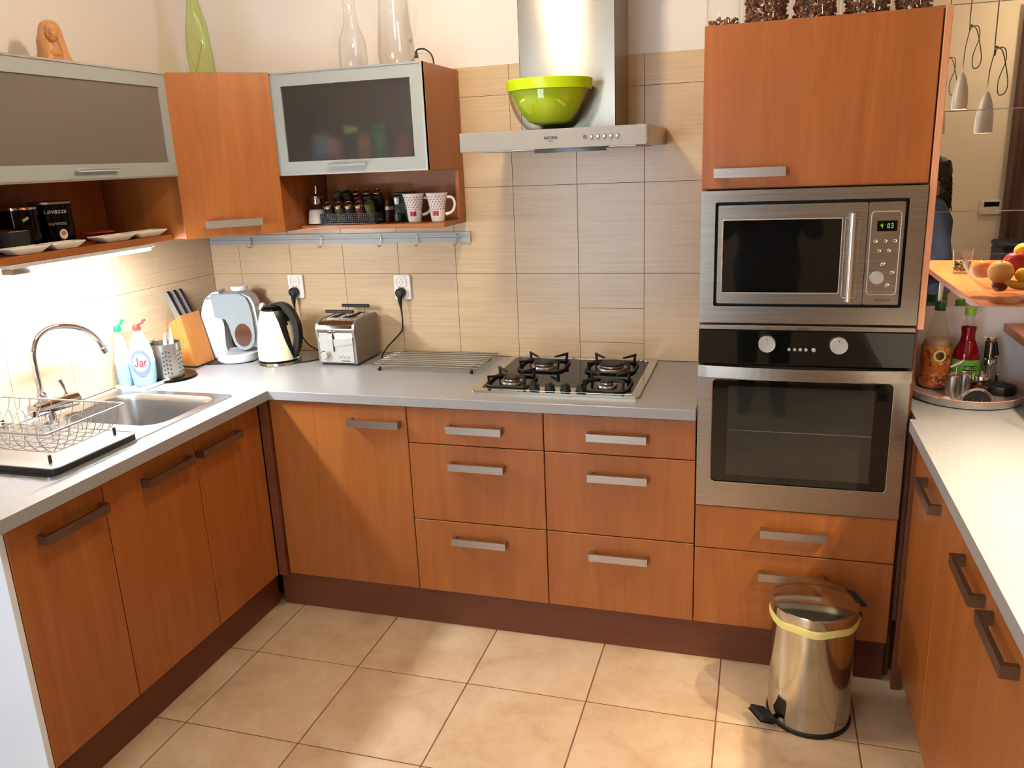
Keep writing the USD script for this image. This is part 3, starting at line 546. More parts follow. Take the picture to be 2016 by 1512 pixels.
# ------------------------------------------------------------------ sink, tap, dish rack
sk = thing('sink', 'stainless steel inset sink with drainer', 'sink', (.29, -1.1, W))
sx, sy = .2475, .405
def rim():
    o = rrect(-sx, sx, -sy, sy, .02); b = rrect(-.190, .218, .030, .368, .07); dr = rrect(-.17, .205, -.365, -.02, .04)
    return prism(o.difference(b).difference(dr), .004, 'xy', .0002)
def well(x0, x1, y0, y1, r, dep, k=10):
    rings = []
    for t, q in ((.0, .0035), (.004, .0), (.012, -.02), (.018, -dep * .8), (.035, -dep)):
        a = np.array(rrect(x0 + t, x1 - t, y0 + t, y1 - t, max(r - t * .5, .01), k).exterior.coords)[:-1]; rings.append(np.c_[a, np.full(len(a), q)])
    n = len(rings[0]); v = np.vstack(rings + [np.array([[(x0 + x1) / 2, (y0 + y1) / 2, -dep - .004]])]); f = []
    for i in range(len(rings) - 1):
        for j in range(n):
            a, b, c, d_ = i * n + j, i * n + (j + 1) % n, (i + 1) * n + j, (i + 1) * n + (j + 1) % n; f += [(a, b, d_), (a, d_, c)]
    f += [((len(rings) - 1) * n + j, (len(rings) - 1) * n + (j + 1) % n, len(v) - 1) for j in range(n)]
    return trimesh.Trimesh(v, np.array(f), process=False)
sk.part('rim', rim(), 'sink_steel', smooth=False)
sk.part('bowl', well(-.190, .218, .030, .368, .07, .15), 'sink_steel', smooth=60)
sk.part('drainer', well(-.17, .205, -.365, -.02, .04, .012), 'sink_steel', smooth=60)
sk.part('waste', lathe([(0, -.149), (.04, -.149), (.045, -.1465), (.03, -.1465), (.0, -.148)], 28, (.0, .19, 0)), 'chrome', label='round chrome waste outlet')
for k in range(6): sk.part('drainer_rib', tube([(-.12, -.32 + k * .05, -.0105), (.16, -.32 + k * .05, -.0105)], .004, 8), 'sink_steel')

tp = thing('kitchen_tap', 'chrome mixer tap with tall arched spout beside the sink', 'tap', (.11, -1.085, W + .0044))
tp.part('base', lathe([(0, 0), (.027, 0), (.027, .004), (.023, .010), (.019, .034), (0, .034)], 32), 'chrome')
bdy = along(lathe([(0, -.062), (.021, -.062), (.024, -.058), (.024, .115), (.020, .122), (0, .122)], 32), (0, 1, -.05))
tp.part('valve_body', mv(bdy, z=.052), 'chrome', label='horizontal cylindrical valve body')
tp.part('lever', cat(tube(spl([(0, .080, .070), (0, .078, .085), (0, .073, .105), (0, .062, .128)], 6), np.interp(np.linspace(0, 1, 19), [0, .3, 1], [.007, .004, .0075]), 10)), 'chrome')
pts = spl([(0, -.016, .070), (0, -.017, .12), (0, -.018, .19), (0, -.014, .240), (0, .014, .282), (0, .070, .300), (0, .145, .290), (0, .210, .262), (0, .252, .222), (0, .274, .180)], 8)
tp.part('spout', cat(tube(pts, .0095, 14), lathe([(0, .066), (.016, .066), (.016, .098), (.012, .104), (0, .104)], 24, (0, -.016, 0))), 'chrome', label='arched swivel spout')
tp.part('aerator', mv(along(cyl(.0125, -.005, .02, 20, c=.002), (0, .42, -.9)), 0, .270, .187), 'chrome')

dt = thing('drip_tray', 'steel drip tray with black edge under the dish rack', 'tray', (.285, -1.325, W + .0045))
tr = rrect(-.245, .252, -.163, .150, .02)
dt.part('black_base', prism(tr, .018, 'xy', 0), 'black_rubber', smooth=False, label='black plastic base')
dt.part('steel_plate', cat(prism(tr.buffer(.004).difference(tr.buffer(-.006)), .003, 'xy', .0185), prism(tr.buffer(-.005), .0015, 'xy', .0182)), 'sink_steel', smooth=False)

dr = thing('dish_rack', 'empty chrome wire dish rack standing beside the tap', 'dish rack', (.262, -1.318, W + .0276))
x0, x1, y0, y1, zr = -.240, .240, -.150, .150, .083
dr.part('rim_wire', tube(np.c_[np.array(rrect(x0, x1, y0, y1, .012, 3).exterior.coords)[:-1], np.full(len(rrect(x0, x1, y0, y1, .012, 3).exterior.coords) - 1, zr)], .0033, 8, True), 'rack_wire', label='thick rim wire')
w = []
for x in np.linspace(x0 + .03, x1 - .03, 11):   # U-shaped ribs across
    w.append(tube(spl([(x, y0, zr), (x, y0 + .008, .055), (x, y0 + .035, .022), (x, y0 + .075, .015), (x, y1 - .075, .015), (x, y1 - .035, .022), (x, y1 - .008, .055), (x, y1, zr)], 5), .0014, 5))
for y in np.linspace(y0 + .05, y1 - .05, 7):
    w.append(tube(spl([(x0, y, zr), (x0 + .008, y, .055), (x0 + .03, y, .022), (x0 + .07, y, .0135), (x1 - .07, y, .0135), (x1 - .03, y, .022), (x1 - .008, y, .055), (x1, y, zr)], 5), .0014, 5))
dr.part('basket_wires', cat(*w), 'rack_wire', kind='stuff')
for sy in (-.055, .055):
    for x in np.linspace(x0 + .06, x1 - .10, 7):
        dr.part('plate_loop', tube(spl([(x - .006, sy - .024, .016), (x - .004, sy - .022, .05), (x, sy - .012, .070), (x, sy + .012, .070), (x - .004, sy + .022, .05), (x - .006, sy + .024, .016)], 5), .0015, 6), 'rack_wire')
for fx in (x0 + .03, x1 - .02):
    for fy in (y0 + .02, y1 - .04): dr.part('foot', cyl(.0045, -.0028, .018, 12, (fx, fy, 0)), 'black_rubber', label='small black rubber foot')

# soap bottles on a dish
sd = single('soap_dish', cat(prism(rrect(.018, .150, -.688, -.535, .01), .004, 'xy', W + .0005), prism(rrect(.012, .156, -.693, -.529, .012).difference(rrect(.020, .148, -.686, -.537, .008)), .010, 'xy', W + .003)), 'socket_white', 'shallow white dish holding the washing-up liquid bottles', 'dish', smooth=False)
def soap(name, label, loc, rz, cap, logo, K=1.12):
    t = thing(name, label, 'bottle', loc, rz)
    def body(sc=1., z1=.21):
        rs = []
        P = [(0, .030, .020), (.004, .036, .023), (.04, .040, .025), (.09, .042, .026), (.13, .038, .025), (.165, .030, .021), (.19, .019, .016), (.203, .013, .013), (.212, .012, .012)]
        P = [(z, a_ * K, b_ * K) for z, a_, b_ in P if z <= z1]
        a = np.linspace(0, 2 * PI, 36, endpoint=False)
        for z, rx, ry in P: rs.append(np.c_[rx * sc * np.cos(a), ry * sc * np.sin(a), np.full(36, z)])
        v = np.vstack(rs + [np.array([[0, 0, P[0][0]], [0, 0, P[-1][0]]])]); f = []
        for i in range(len(P) - 1):
            for j in range(36):
                p, q, r_, s = i * 36 + j, i * 36 + (j + 1) % 36, (i + 1) * 36 + j, (i + 1) * 36 + (j + 1) % 36; f += [(p, q, s), (p, s, r_)]
        k = len(P) * 36
        for j in range(36): f += [(k, (j + 1) % 36, j), (k + 1, (len(P) - 1) * 36 + j, (len(P) - 1) * 36 + (j + 1) % 36)]
        return trimesh.Trimesh(v, np.array(f), process=False)
    t.part('bottle_body', body(), 'soap_white', smooth=50)
    t.part('liquid', mv(body(1.012, .095), z=-.0), 'soap_blue', smooth=50, label='blue liquid in the lower part')
    cp_ = t.part('cap', cat(lathe([(0, .212), (.014, .212), (.015, .222), (.011, .232), (0, .234)], 24)), cap)
    t.part('spout', rot(cat(box(.004, .030, -.005, .005, .226, .233, .002), box(.026, .040, -.006, .006, .232, .240, .002)), 'y', -.35, (0, 0, .226)), cap, parent=cp_)
    if logo:
        el = lambda rx, rz_, h, z: mv(prism(affinity.scale(Point(0, 0).buffer(1, quad_segs=16), rx, rz_), .001, 'xz', -h), z=z)
        bend = lambda m: trimesh.Trimesh(np.c_[m.vertices[:, 0], m.vertices[:, 1] - .0291 * np.sqrt(np.clip(1 - (m.vertices[:, 0] / .0471) ** 2, 0, 1)), m.vertices[:, 2]], m.faces, process=False)
        t.part('label_ring', bend(fine(el(.034, .052, .0004, .090), .008)), 'label_gray', smooth=60, label='grey-blue oval label')
        t.part('label_disc', bend(fine(el(.027, .034, .0010, .092), .008)), 'white', smooth=60)
        t.part('lettering', bend(fine(mv(txt('Jar', .027, bold=True, squash=.82), 0, -.0012, .092), .006)), 'red_ink', smooth=False, label='red word on a white oval')
        t.part('leaf_mark', bend(mv(prism(affinity.scale(Point(0, 0).buffer(1), .003, .006), .001, 'xz', -.0015), -.010, 0, .109)), 'green_ink', smooth=False)
    return t
soap('soap_bottle', 'white washing-up liquid bottle with red cap and red lettering', (.103, -.630, W + .0048), math.radians(30), 'red_cap', True)
soap('soap_bottle', 'white bottle with green cap behind the red-capped one on the dish', (.042, -.660, W + .0048), math.radians(90), 'green_cap', False, .82)

# utensil holder on black plate
single('round_stand', lathe([(0, 0), (.088, 0), (.094, .005), (.092, .010), (.085, .008), (0, .007)], 48, (.122, -.505, W + .0004)), 'black_gloss', 'round black plate under the perforated cutlery holder', 'plate', smooth=40)
ut = thing('cutlery_holder', 'perforated stainless steel cutlery holder on black plate', 'cutlery holder', (.118, -.515, W + .0082), math.radians(40))
ut.part('cup', lathe([(0, 0), (.056, 0), (.058, .002), (.058, .134), (.059, .136), (.0565, .136), (.0562, .004), (0, .004)], 48), 'steel_up', label='brushed steel cup')
holes = []
for g in range(6):
    for c in range(3):
        a = g * PI / 3 + (c - 1) * .20
        for r_ in range(6):
            dsc = mv(prism(Point(0, 0).buffer(.0032, quad_segs=4), .0007, 'xz', -.0003), 0, 0, .022 + r_ * .0165 + (c % 2) * .004)
            holes.append(wrap(dsc, .058, a, .0001))
ut.part('perforations', cat(*holes), 'black_matte', smooth=False, kind='stuff')
def knifeblade(name, label, loc, rz, tilt, Lb, wd, m='polished'):
    bl_ = prism(Polygon([(-wd / 2, 0), (wd / 2, 0), (wd / 2, Lb * .7), (wd * .15, Lb), (-wd * .2, Lb * .92), (-wd / 2, Lb * .6)]), .0025, 'xz', -.00125)
    t = thing(name, label, 'cutlery', loc, rz); t.part('blade', rot(bl_, 'y', tilt), m, smooth=False)
knifeblade('table_knife', 'wide white blade standing upright in the cutlery holder', (.128, -.500, W + .0125), math.radians(40), .06, .192, .017, 'white_gloss')
knifeblade('table_knife', 'white blade leaning right in the cutlery holder', (.108, -.520, W + .0125), math.radians(40), .10, .172, .015, 'white_gloss')
tsp = thing('teaspoon', 'small metal spoon in the cutlery holder, handle down', 'cutlery', (.100, -.535, W + .0125), math.radians(40))
tsp.part('handle', tube([(0, 0, 0), (-.012, .008, .120)], .002, 6), 'chrome'); tsp.part('spoon_bowl', rot(sph(.010, (-.0135, .009, .133), 2, (1, .35, 1.5)), 'z', 0) if False else mv(sph(.010, (0, 0, 0), 2, (1, .35, 1.5)), -.0135, .009, .134), 'chrome')

# knife block
kb = thing('knife_block', 'slanted wooden knife block leaning towards the wall', 'knife block', (.068, -.29, W))
sh = -.046 / .200
prof = [(.052, .0055), (-.062, .0055), (-.062 + .215 * sh * 1.0, .170), (-.006 - .0, .222)]
prof = Polygon([(.050, .0065), (-.030, .0065), (-.066, .175), (.006, .218)])
bm = trimesh.creation.extrude_polygon(prof, .118, engine='earcut'); vb = bm.vertices.copy()
kb.part('block', trimesh.Trimesh(np.c_[vb[:, 0], .059 - vb[:, 2], vb[:, 1]], bm.faces, process=False), 'block_wood', smooth=False)
kb.part('base_pad', box(-.034, .054, -.061, .061, 0, .0064, .001), 'black_rubber', smooth=False)
dirn = np.array([-.052, 0, .112]); dirn /= np.linalg.norm(dirn)
for k, yk in enumerate((-.038, .000, .036)):
    hp = rrect(-.0125, .0125, 0, .122, .0122, 8)
    hm2 = prism(hp, .017, 'xz', -.0085); edge = prism(rrect(-.0138, -.006, -.0, .1235, .003), .013, 'xz', -.0065)
    kn = thing('kitchen_knife', ['steel-handled knife in the block, nearest the camera', 'steel-handled knife in the middle of the block', 'steel-handled knife in the block, farthest from the sink'][k], 'knife', (.068 - .013, -.29 + yk, W + .199))
    tiltm = lambda m: rot(m, 'y', math.atan2(dirn[0], dirn[2]))
    kn.part('handle', tiltm(hm2), 'knife_silver', smooth=False, label='brushed steel handle side'); kn.part('handle_spine', tiltm(mv(prism(rrect(.0085, .0142, 0, .120, .0025), .0135, 'xz', -.0068))), 'black', smooth=False); 

# ------------------------------------------------------------------ worktop appliances
def face(x, y):
    n = np.array([x - CAM[0], y - CAM[1]]); return math.atan2(-n[0], n[1])
# food processor
fp = thing('food_processor', 'white kitchen machine with grey arm in the corner', 'food processor', (.172, -.163, W), face(.185, -.19) - .28)
bodyp = Polygon([(-.122, .012), (-.132, .06), (-.120, .13), (-.098, .22), (-.080, .258), (-.048, .281), (.0, .288), (.03, .286), (.03, .012)])
tower = Polygon([(-.122, .010), (-.130, .05), (-.122, .13), (-.100, .225), (-.082, .262), (-.052, .284), (-.03, .287), (-.03, .19), (-.025, .14), (-.03, .06), (-.02, .010)])
arm = Polygon([(-.06, .286), (.07, .286), (.098, .268), (.112, .236), (.120, .14), (.112, .07), (.09, .05), (.03, .06), (.012, .13), (.004, .175), (-.02, .192), (-.06, .192)])
fp.part('tower', prism(tower.buffer(.004), .095, 'xz', -.020), 'mixer_white', smooth=35)
fp.part('arm_body', prism(affinity.translate(arm.buffer(-.003), .012, -.002), .10, 'xz', -.050), 'mixer_white', smooth=35)
gp = Polygon([(-.048, .285), (.030, .286), (.066, .284), (.092, .268), (.104, .240), (.111, .19), (.114, .11), (.108, .075), (.092, .053), (.066, .045), (.042, .053), (.027, .073), (.018, .11), (.010, .155), (.001, .178), (-.018, .187), (-.040, .188)])
fp.part('front_cover', prism(gp.buffer(-.004).buffer(.004), .018, 'xz', -.070), 'mixer_gray', smooth=35, label='light grey front cover')
win = affinity.translate(affinity.scale(Point(0, 0).buffer(1, quad_segs=16), .034, .049), .066, .110)
fp.part('window', prism(win, .003, 'xz', -.0722), 'brown_glass', smooth=False, label='brown transparent oval window')
fp.part('base', cat(prism(rrect(-.128, .115, -.015, .08, .03), .012, 'xy', 0), lathe([(0, .004), (.082, .004), (.087, .012), (.087, .036), (.083, .040), (.074, .036), (0, .034)], 48, (.030, -.050, 0))), 'mixer_white', smooth=35)
fp.part('rubber_foot', prism(rrect(-.1, .105, -.12, .06, .03), .004, 'xy', 0), 'black_rubber', smooth=False)
fp.part('lid', lathe([(0, .289), (.030, .289), (.034, .293), (.036, .306), (.034, .309), (0, .309)], 36, (.055, .0, 0)), 'white_gloss', label='round white cap on top')
fp.part('drive_cap', mv(along(cyl(.021, 0, .034, 28, c=.003), (1, 0, .1)), .118, .0, .208), 'white_gloss', label='round white cap on the side')
fp.part('lettering', mv(txt('BOSCH', .0065, bold=True, squash=1.2), -.060, -.0206, .264), 'ink', smooth=False, label='small dark maker lettering')
fp.part('lettering_mark', mv(prism(Point(0, 0).buffer(.0042).difference(Point(0, 0).buffer(.0032)), .0006, 'xz', -.0006), -.083, -.0206, .264), 'ink', smooth=False)

# kettle
kt = thing('kettle', 'cream electric kettle with black lid and handle', 'kettle', (.428, -.215, W), face(.43, -.21) - math.radians(40))
kt.part('power_base', lathe([(0, 0), (.088, 0), (.090, .004), (.088, .014), (.080, .019), (0, .019)], 48), 'polished')
def kr(z): return np.interp(z, [.022, .05, .10, .15, .19, .216, .224], [.085, .085, .0815, .074, .066, .058, .052])
zz = np.linspace(.022, .222, 24)
kt.part('body', lathe([(0, .0205)] + [(.080, .0205)] + [(float(kr(z)), float(z)) for z in zz] + [(0, .2235)], 56), 'cream', smooth=40)
kt.part('black_ring', lathe([(.0795, .0192), (.0862, .0192), (.0868, .0225), (.080, .0225)], 48), 'black', label='black ring below the body')
kt.part('lid', lathe([(0, .2237), (.053, .2237), (.052, .230), (.044, .239), (.02, .245), (0, .246)], 40), 'black_gloss')
# handle: strip over the body plus D-shaped loop, in the xz plane on +x
ho = spl([(-.002, .246), (.035, .252), (.074, .238), (.104, .200), (.118, .150), (.114, .098), (.098, .054), (.076, .024)], 8)
hi = [(.070, .044), (.086, .072), (.097, .11), (.099, .150), (.088, .186), (.068, .212), (.05, .224), (-.002, .232)]
loop = Polygon(list(map(tuple, ho)) + hi)
strip = Polygon([(.028, .226), (.058, .222), (.072, .19), (.082, .13), (.091, .06), (.086, .026), (.062, .022), (.062, .06), (.055, .13), (.042, .19)])
kt.part('handle', cat(mv(prism(loop.buffer(.0025), .026, 'xz', -.013))), 'black', smooth=40, label='black D-shaped handle')
sm = []
for z in np.linspace(.026, .224, 14):
    wdt = np.interp(z, [.026, .1, .18, .224], [.22, .52, .72, .95]); r_ = float(kr(z)) + .0025
    sm.append([(r_ * math.cos(a), r_ * math.sin(a), z) for a in np.linspace(-wdt, wdt, 12)])
sm = np.array(sm); v = sm.reshape(-1, 3); f = []
for i in range(13):
    for j in range(11):
        p, q, r_, s = i * 12 + j, i * 12 + j + 1, (i + 1) * 12 + j, (i + 1) * 12 + j + 1; cc = sm[i:i + 2, j:j + 2].reshape(-1, 3).mean(0)
        if (math.atan2(cc[1], cc[0]) / .30) ** 2 + ((cc[2] - .125) / .055) ** 2 > 1: f += [(p, q, s), (p, s, r_)]
kt.part('black_back', trimesh.Trimesh(v, np.array(f), process=False), 'black', smooth=40, label='black panel behind the handle')
kt.part('switch', box(.074, .100, -.010, .010, .022, .032, .003), 'polished')

# toaster
to = thing('toaster', 'two-slot silver toaster with black-handled bread rack', 'toaster', (.712, -.139, W))
sp_ = Polygon([(-.098, .012), (-.100, .105), (-.106, .135), (-.106, .150), (-.098, .168), (-.080, .180), (-.055, .184), (.085, .184), (.100, .178), (.104, .012)])
to.part('base', box(-.080, .080, -.090, .098, 0, .0125, .002), 'black', smooth=False)
shell = prism(sp_, .150, 'yz', -.075)
slot = [box(xc - .016, xc + .016, -.045, .080, .09, .20, 0) for xc in (-.033, .033)]
sm_ = tm(shell)
for s_ in slot: sm_ = sm_ - tm(s_)
to.part('body', man(sm_), 'nickel', smooth=30)
sidep = Polygon([(-.099, .011), (-.101, .105), (-.1075, .135), (-.1075, .150), (-.099, .170), (-.080, .182), (-.055, .1858), (.087, .1858), (.104, .1785), (.1065, .011)])
for s in (-1, 1): to.part('side_panel', prism(sidep.buffer(.001), .010, 'yz', .0755 if s > 0 else -.0855), 'toaster_side', smooth=30, label='matte silver side panel')
def curved(z0, z1, off, n=14):
    zs = np.linspace(z0, z1, n); ring = sp_.exterior
    P = np.array(ring.coords); yy = np.interp(zs, [.012, .105, .135, .150, .168, .180, .184], [-.098, -.100, -.106, -.106, -.098, -.080, -.055]) - off
    v = np.array([(x, y, z) for y, z in zip(yy, zs) for x in (-.075, .075)]); f = []
    for i in range(n - 1): a = 2 * i; f += [(a, a + 1, a + 3), (a, a + 3, a + 2)]
    return trimesh.Trimesh(v, np.array(f), process=False)
to.part('front_panel', box(-.0750, .0750, -.1045, -.0985, .014, .104, .002), 'silver_plastic', smooth=False)
to.part('chrome_band', curved(.104, .1838, .0012, 30), 'chrome', smooth=60, label='curved chrome band')
brow = Polygon([(-.075, .120), (-.04, .113), (0, .110), (.04, .113), (.075, .120), (.075, .095), (.03, .084), (0, .082), (-.03, .084), (-.075, .1)])
to.part('front_swoop', prism(brow, .009, 'xz', -.1085), 'silver_plastic', smooth=30)
fpn = '/World/toaster/front_panel'
to.part('lever_slot', box(-.0125, -.0095, -.1092, -.103, .060, .150, 0), 'black', parent=fpn, smooth=False)
to.part('lever', box(-.026, .006, -.124, -.106, .136, .146, .004), 'chrome', parent=fpn, label='chrome push-down lever')
to.part('knob', rot(lathe([(0, 0), (.0165, 0), (.0175, .004), (.0175, .018), (.015, .021), (0, .021)], 32), 'x', PI / 2).apply_translation((-.049, -.104, .047)), 'chrome', parent=fpn, label='chrome browning dial')
for k in range(3): to.part('button', rot(lathe([(0, 0), (.006, 0), (.006, .003), (.004, .005), (0, .005)], 20), 'x', PI / 2).apply_translation((.012 + k * .018, -.104, .040)), 'chrome', parent=fpn)
to.part('lettering', box(.018, .056, -.1050, -.1044, .020, .0235, 0), 'ink', parent=fpn, smooth=False, label='small dark maker lettering')
to.part('slot_frame', cat(prism(sbox(-.058, -.055, .058, .088).difference(sbox(-.050, -.046, -.016, .081)).difference(sbox(.016, -.046, .050, .081)), .003, 'xy', .1842)), 'chrome', smooth=False)
rk = []
for x in (-.045, -.015, .015, .045): rk.append(tube(spl([(x, -.050, .212), (x, -.03, .200), (x, .02, .198), (x, .08, .212)], 5), .0014, 5))
for x in (-.055, .055): rk.append(tube([(x * .8, -.050, .212), (x * .6, -.03, .188)], .0016, 6)); rk.append(tube([(x * .8, .085, .212), (x * .8, .07, .188)], .0016, 6))
to.part('bread_rack', cat(*rk), 'chrome', label='raised wire bread rack')
for yb in (-.052, .086): to.part('rack_grip', box(-.062, .062, yb - .008, yb + .008, .207, .219, .003), 'black_rubber', label='black grip of the bread rack')

# wire trivet
tv = thing('wire_trivet', 'chrome trivet of parallel rods between toaster and hob', 'trivet', (1.105, -.17, W))
ys = np.linspace(-.125, .115, 9)
for k, y in enumerate(ys): tv.part('rod', along(cyl(.0042, -.222, .222, 12, c=.001), (1, 0, 0)).apply_translation((.0, y, .0245)), 'polished')
for x in (-.19, .19):
    tv.part('cross_bar', along(cyl(.004, -.128, .118, 10), (0, 1, 0)).apply_translation((x, 0, .0165)), 'polished')
    for y in (-.115, .105): tv.part('foot', cat(cyl(.007, 0, .013, 14, (x, y, 0), .001)), 'black_rubber', label='black rubber foot')

# sockets and plugs with leads
def socket(label, x, zc):
    t = thing('socket', label, 'socket', (x, -.0005, zc))
    t.part('plate', prism(rrect(-.036, .036, -.050, .050, .006), .010, 'xz', -.010), 'socket_white', smooth=30)
    for zz_ in (.021, -.021):
        t.part('outlet', rot(lathe([(.0235, 0), (.0245, .0025), (.0205, .0025), (.0195, -.004), (0, -.004)], 32), 'x', PI / 2).apply_translation((-.004, -.010, zz_)), 'socket_white')
        if zz_ > 0:
            t.part('contact', cat(*[rot(cyl(.0028, 0, .002, 12), 'x', PI / 2).apply_translation((-.004 + dx, -.0085, zz_ + dz)) for dx, dz in ((-.0075, 0), (.0075, 0), (0, .009), (0, -.011))]), 'nickel', label='dark socket contacts')
    return t
socket('white double wall socket with black plug above the kettle', .413, 1.1915); socket('white double wall socket with black plug right of the toaster', .912, 1.1905)
def plug(label, x, z, pts):
    t = thing('power_lead', label, 'power lead', (x, -.011, z))
    t.part('plug', cat(rot(lathe([(0, 0), (.019, 0), (.0205, .010), (.019, .026), (.012, .032), (0, .033)], 28), 'x', PI / 2), hull(np.vstack([sph(.012, (0, -.022, -.010), 1).vertices, sph(.007, (0, -.022, -.046), 1).vertices])), tube([(0, -.022, -.046), (0, -.021, -.062)], .0048, 10)), 'black_rubber')
    t.part('cord', tube(spl(pts, 8), .0032, 8), 'black_rubber')
plug('black plug and lead going down behind the kettle', .409, 1.1690, [(0, -.021, -.060), (.001, -.02, -.12), (.008, -.018, -.17), (.045, -.02, -.225), (.09, -.03, -.246), (.13, -.04, -.254), (.16, -.045, -.2585)])
plug('black plug and curved lead hanging right of the toaster', .908, 1.1690, [(0, -.021, -.060), (.003, -.02, -.11), (-.004, -.018, -.155), (-.035, -.02, -.19), (-.066, -.03, -.222), (-.078, -.06, -.248), (-.074, -.085, -.2585)])
single('kettle_lead', tube(spl([(.50, -.235, W + .0035), (.545, -.20, W + .0035), (.585, -.155, W + .005), (.610, -.11, W + .0035), (.620, -.075, W + .0035)], 8), .0032, 8), 'black_rubber', 'short black lead lying between kettle base and toaster', 'power lead')

# hanging rail
rl = thing('hanging_rail', 'aluminium hanging rail with small hooks under the wall cabinets', 'rail', (.012, -.0005, 1.394))
rl.part('rail', prism(Polygon([(0, -.022), (0, .018), (-.014, .018), (-.014, .006), (-.008, .005), (-.008, -.003), (-.012, -.004), (-.012, -.022)]), 1.206, 'yz', 0), 'alu', smooth=False)
rl.part('end_cap', box(1.2065, 1.210, -.017, 0, -.024, .020, .001), 'alu_lip', smooth=False)
for hxx in (.212, .553, .825, .988, 1.154):
    rl.part('hook', tube(spl([(hxx, -.013, .010), (hxx, -.018, .008), (hxx, -.019, -.012), (hxx - .002, -.022, -.030), (hxx - .006, -.032, -.034), (hxx - .010, -.036, -.026)], 5), .0018, 6), 'nickel')

# under-cabinet lamp
ul_ = thing('under_cabinet_lamp', 'glowing slim fluorescent lamp below the left wall cabinet', 'lamp', (.265, -.96, 1.4485))
ul_.part('housing', cat(box(-.030, .030, -.315, .270, -.012, 0, .002)), 'alu_lamp', smooth=False)
ul_.part('diffuser', box(-.026, .026, -.245, .255, -.0225, -.0122, .003), 'tube_light', label='glowing white diffuser')
ul_.part('end_block', box(-.022, .022, -.312, -.250, -.030, -.0122, .003), 'nickel', smooth=False)

# ceiling lamp (out of frame)
clm = thing('ceiling_lamp', 'warm glowing globe lamp hanging from the kitchen ceiling', 'lamp', (1.47, -1.13, 2.47))
clm.part('globe', sph(.065, n=3), 'bulb_warm', smooth=True)
clm.part('stem', cyl(.008, .064, H - 2.47 - .012, 12), 'chrome'); clm.part('rose', cyl(.05, H - 2.47 - .014, H - 2.47 - .0005, 28, c=.003), 'white')
dl_ = thing('ceiling_lamp', 'second warm globe lamp on the ceiling of the dining side', 'lamp', (4.25, -3.55, 2.50))
dl_.part('globe', sph(.07, n=3), 'bulb_dining', smooth=True); dl_.part('stem', cyl(.008, .069, H - 2.50 - .012, 12), 'chrome'); dl_.part('rose', cyl(.05, H - 2.50 - .014, H - 2.50 - .0005, 28, c=.003), 'white')

# ------------------------------------------------------------------ things on the open shelves
def mug(name, label, loc, rz, print_mat, like=None):
    t = thing(name, label, 'mug', loc, rz, group='dotted mugs on the open shelf')
    R = lambda z: np.interp(z, [0, .012, .05, .09, .105], [.024, .026, .030, .0375, .0425])
    zz = np.linspace(0, .105, 16)
    t.part('cup', lathe([(0, 0)] + [(float(R(z)), float(z)) for z in zz] + [(float(R(z)) - .003, float(z)) for z in zz[::-1][:-2]] + [(0, .010)], 40), 'mug_white', smooth=40)
    t.part('handle', tube(spl([(.036, 0, .088), (.058, -.001, .084), (.066, -.002, .060), (.055, -.001, .034), (.030, 0, .024)], 7), np.interp(np.linspace(0, 1, 29), [0, .5, 1], [.006, .005, .006]), 8), 'mug_white')
    dots = []
    for i, z in enumerate(np.arange(.046, .100, .0092)):
        for j in range(18): dots.append(wrap(mv(prism(Point(0, 0).buffer(.0021, quad_segs=3), .0005, 'xz', -.0002), 0, 0, z), R, (j + .5 * (i % 2)) * 2 * PI / 18))
    t.part('dots', cat(*dots), 'mug_dot', smooth=False, kind='stuff')
    st = [wrap(fine(mv(prism(sbox(-.012, .022, .012, .040), .0005, 'xz', -.0004)), .006), R, -.35)]
    for j in range(4): st.append(wrap(mv(prism(sbox(-.0018, .002, .0205, .0022), .0005, 'xz', -.0006)), R, -.35 + (j - 1.5) * .22))
    t.part('red_print', st[0], print_mat, smooth=False, label='coloured block print near the foot')
    t.part('white_stripes', cat(*[wrap(fine(mv(prism(sbox(-.0016, .002, .0016, .022), .0005, 'xz', -.0009)), .006), R, -.35 + (j - 1) * .26) for j in range(3)]), 'mug_white', smooth=False)
    return t
mug('mug', 'white dotted mug with red print, left of the two on the shelf', (1.055, -.16, 1.4657), math.radians(32), 'mug_red')
mug('mug', 'white dotted mug with pink print, right-hand one at the shelf end', (1.148, -.155, 1.4657), math.radians(24), 'mug_pink')
sug = thing('sugar_dispenser', 'glass sugar dispenser with steel pouring tube on the shelf', 'sugar dispenser', (.650, -.175, 1.4657))
sug.part('glass', lathe([(0, .0005), (.040, .0005), (.042, .006), (.036, .045), (.025, .072), (.022, .080)], 36), 'clear_glass', smooth=40)
sug.part('sugar', lathe([(0, .003), (.0385, .003), (.0395, .007), (.034, .045), (.029, .056), (0, .058)], 32), 'salt', smooth=40, label='white sugar filling')
sug.part('screw_cap', lathe([(.0225, .076), (.024, .078), (.024, .088), (.0215, .090), (.0215, .096), (.024, .098), (.022, .108), (.010, .116), (0, .117)], 32), 'polished')
sug.part('pouring_tube', tube([(0, 0, .115), (.001, 0, .146)], .0055, 14), 'polished')
bk = thing('spice_basket', 'black wire-mesh basket holding rows of spice jars', 'basket', (.795, -.170, 1.4657))
def bars(x0, x1, y0, y1, z0, z1, nx, nz, axis):
    o = []
    for a in np.linspace(x0, x1, nx): o.append(box(a - .0008, a + .0008, y0 - .0008, y0 + .0008, z0, z1, 0) if axis == 'x' else box(y0 - .0008, y0 + .0008, a - .0008, a + .0008, z0, z1, 0))
    for z in np.linspace(z0, z1, nz): o.append(box(x0, x1, y0 - .0008, y0 + .0008, z - .0008, z + .0008, 0) if axis == 'x' else box(y0 - .0008, y0 + .0008, x0, x1, z - .0008, z + .0008, 0))
    return o
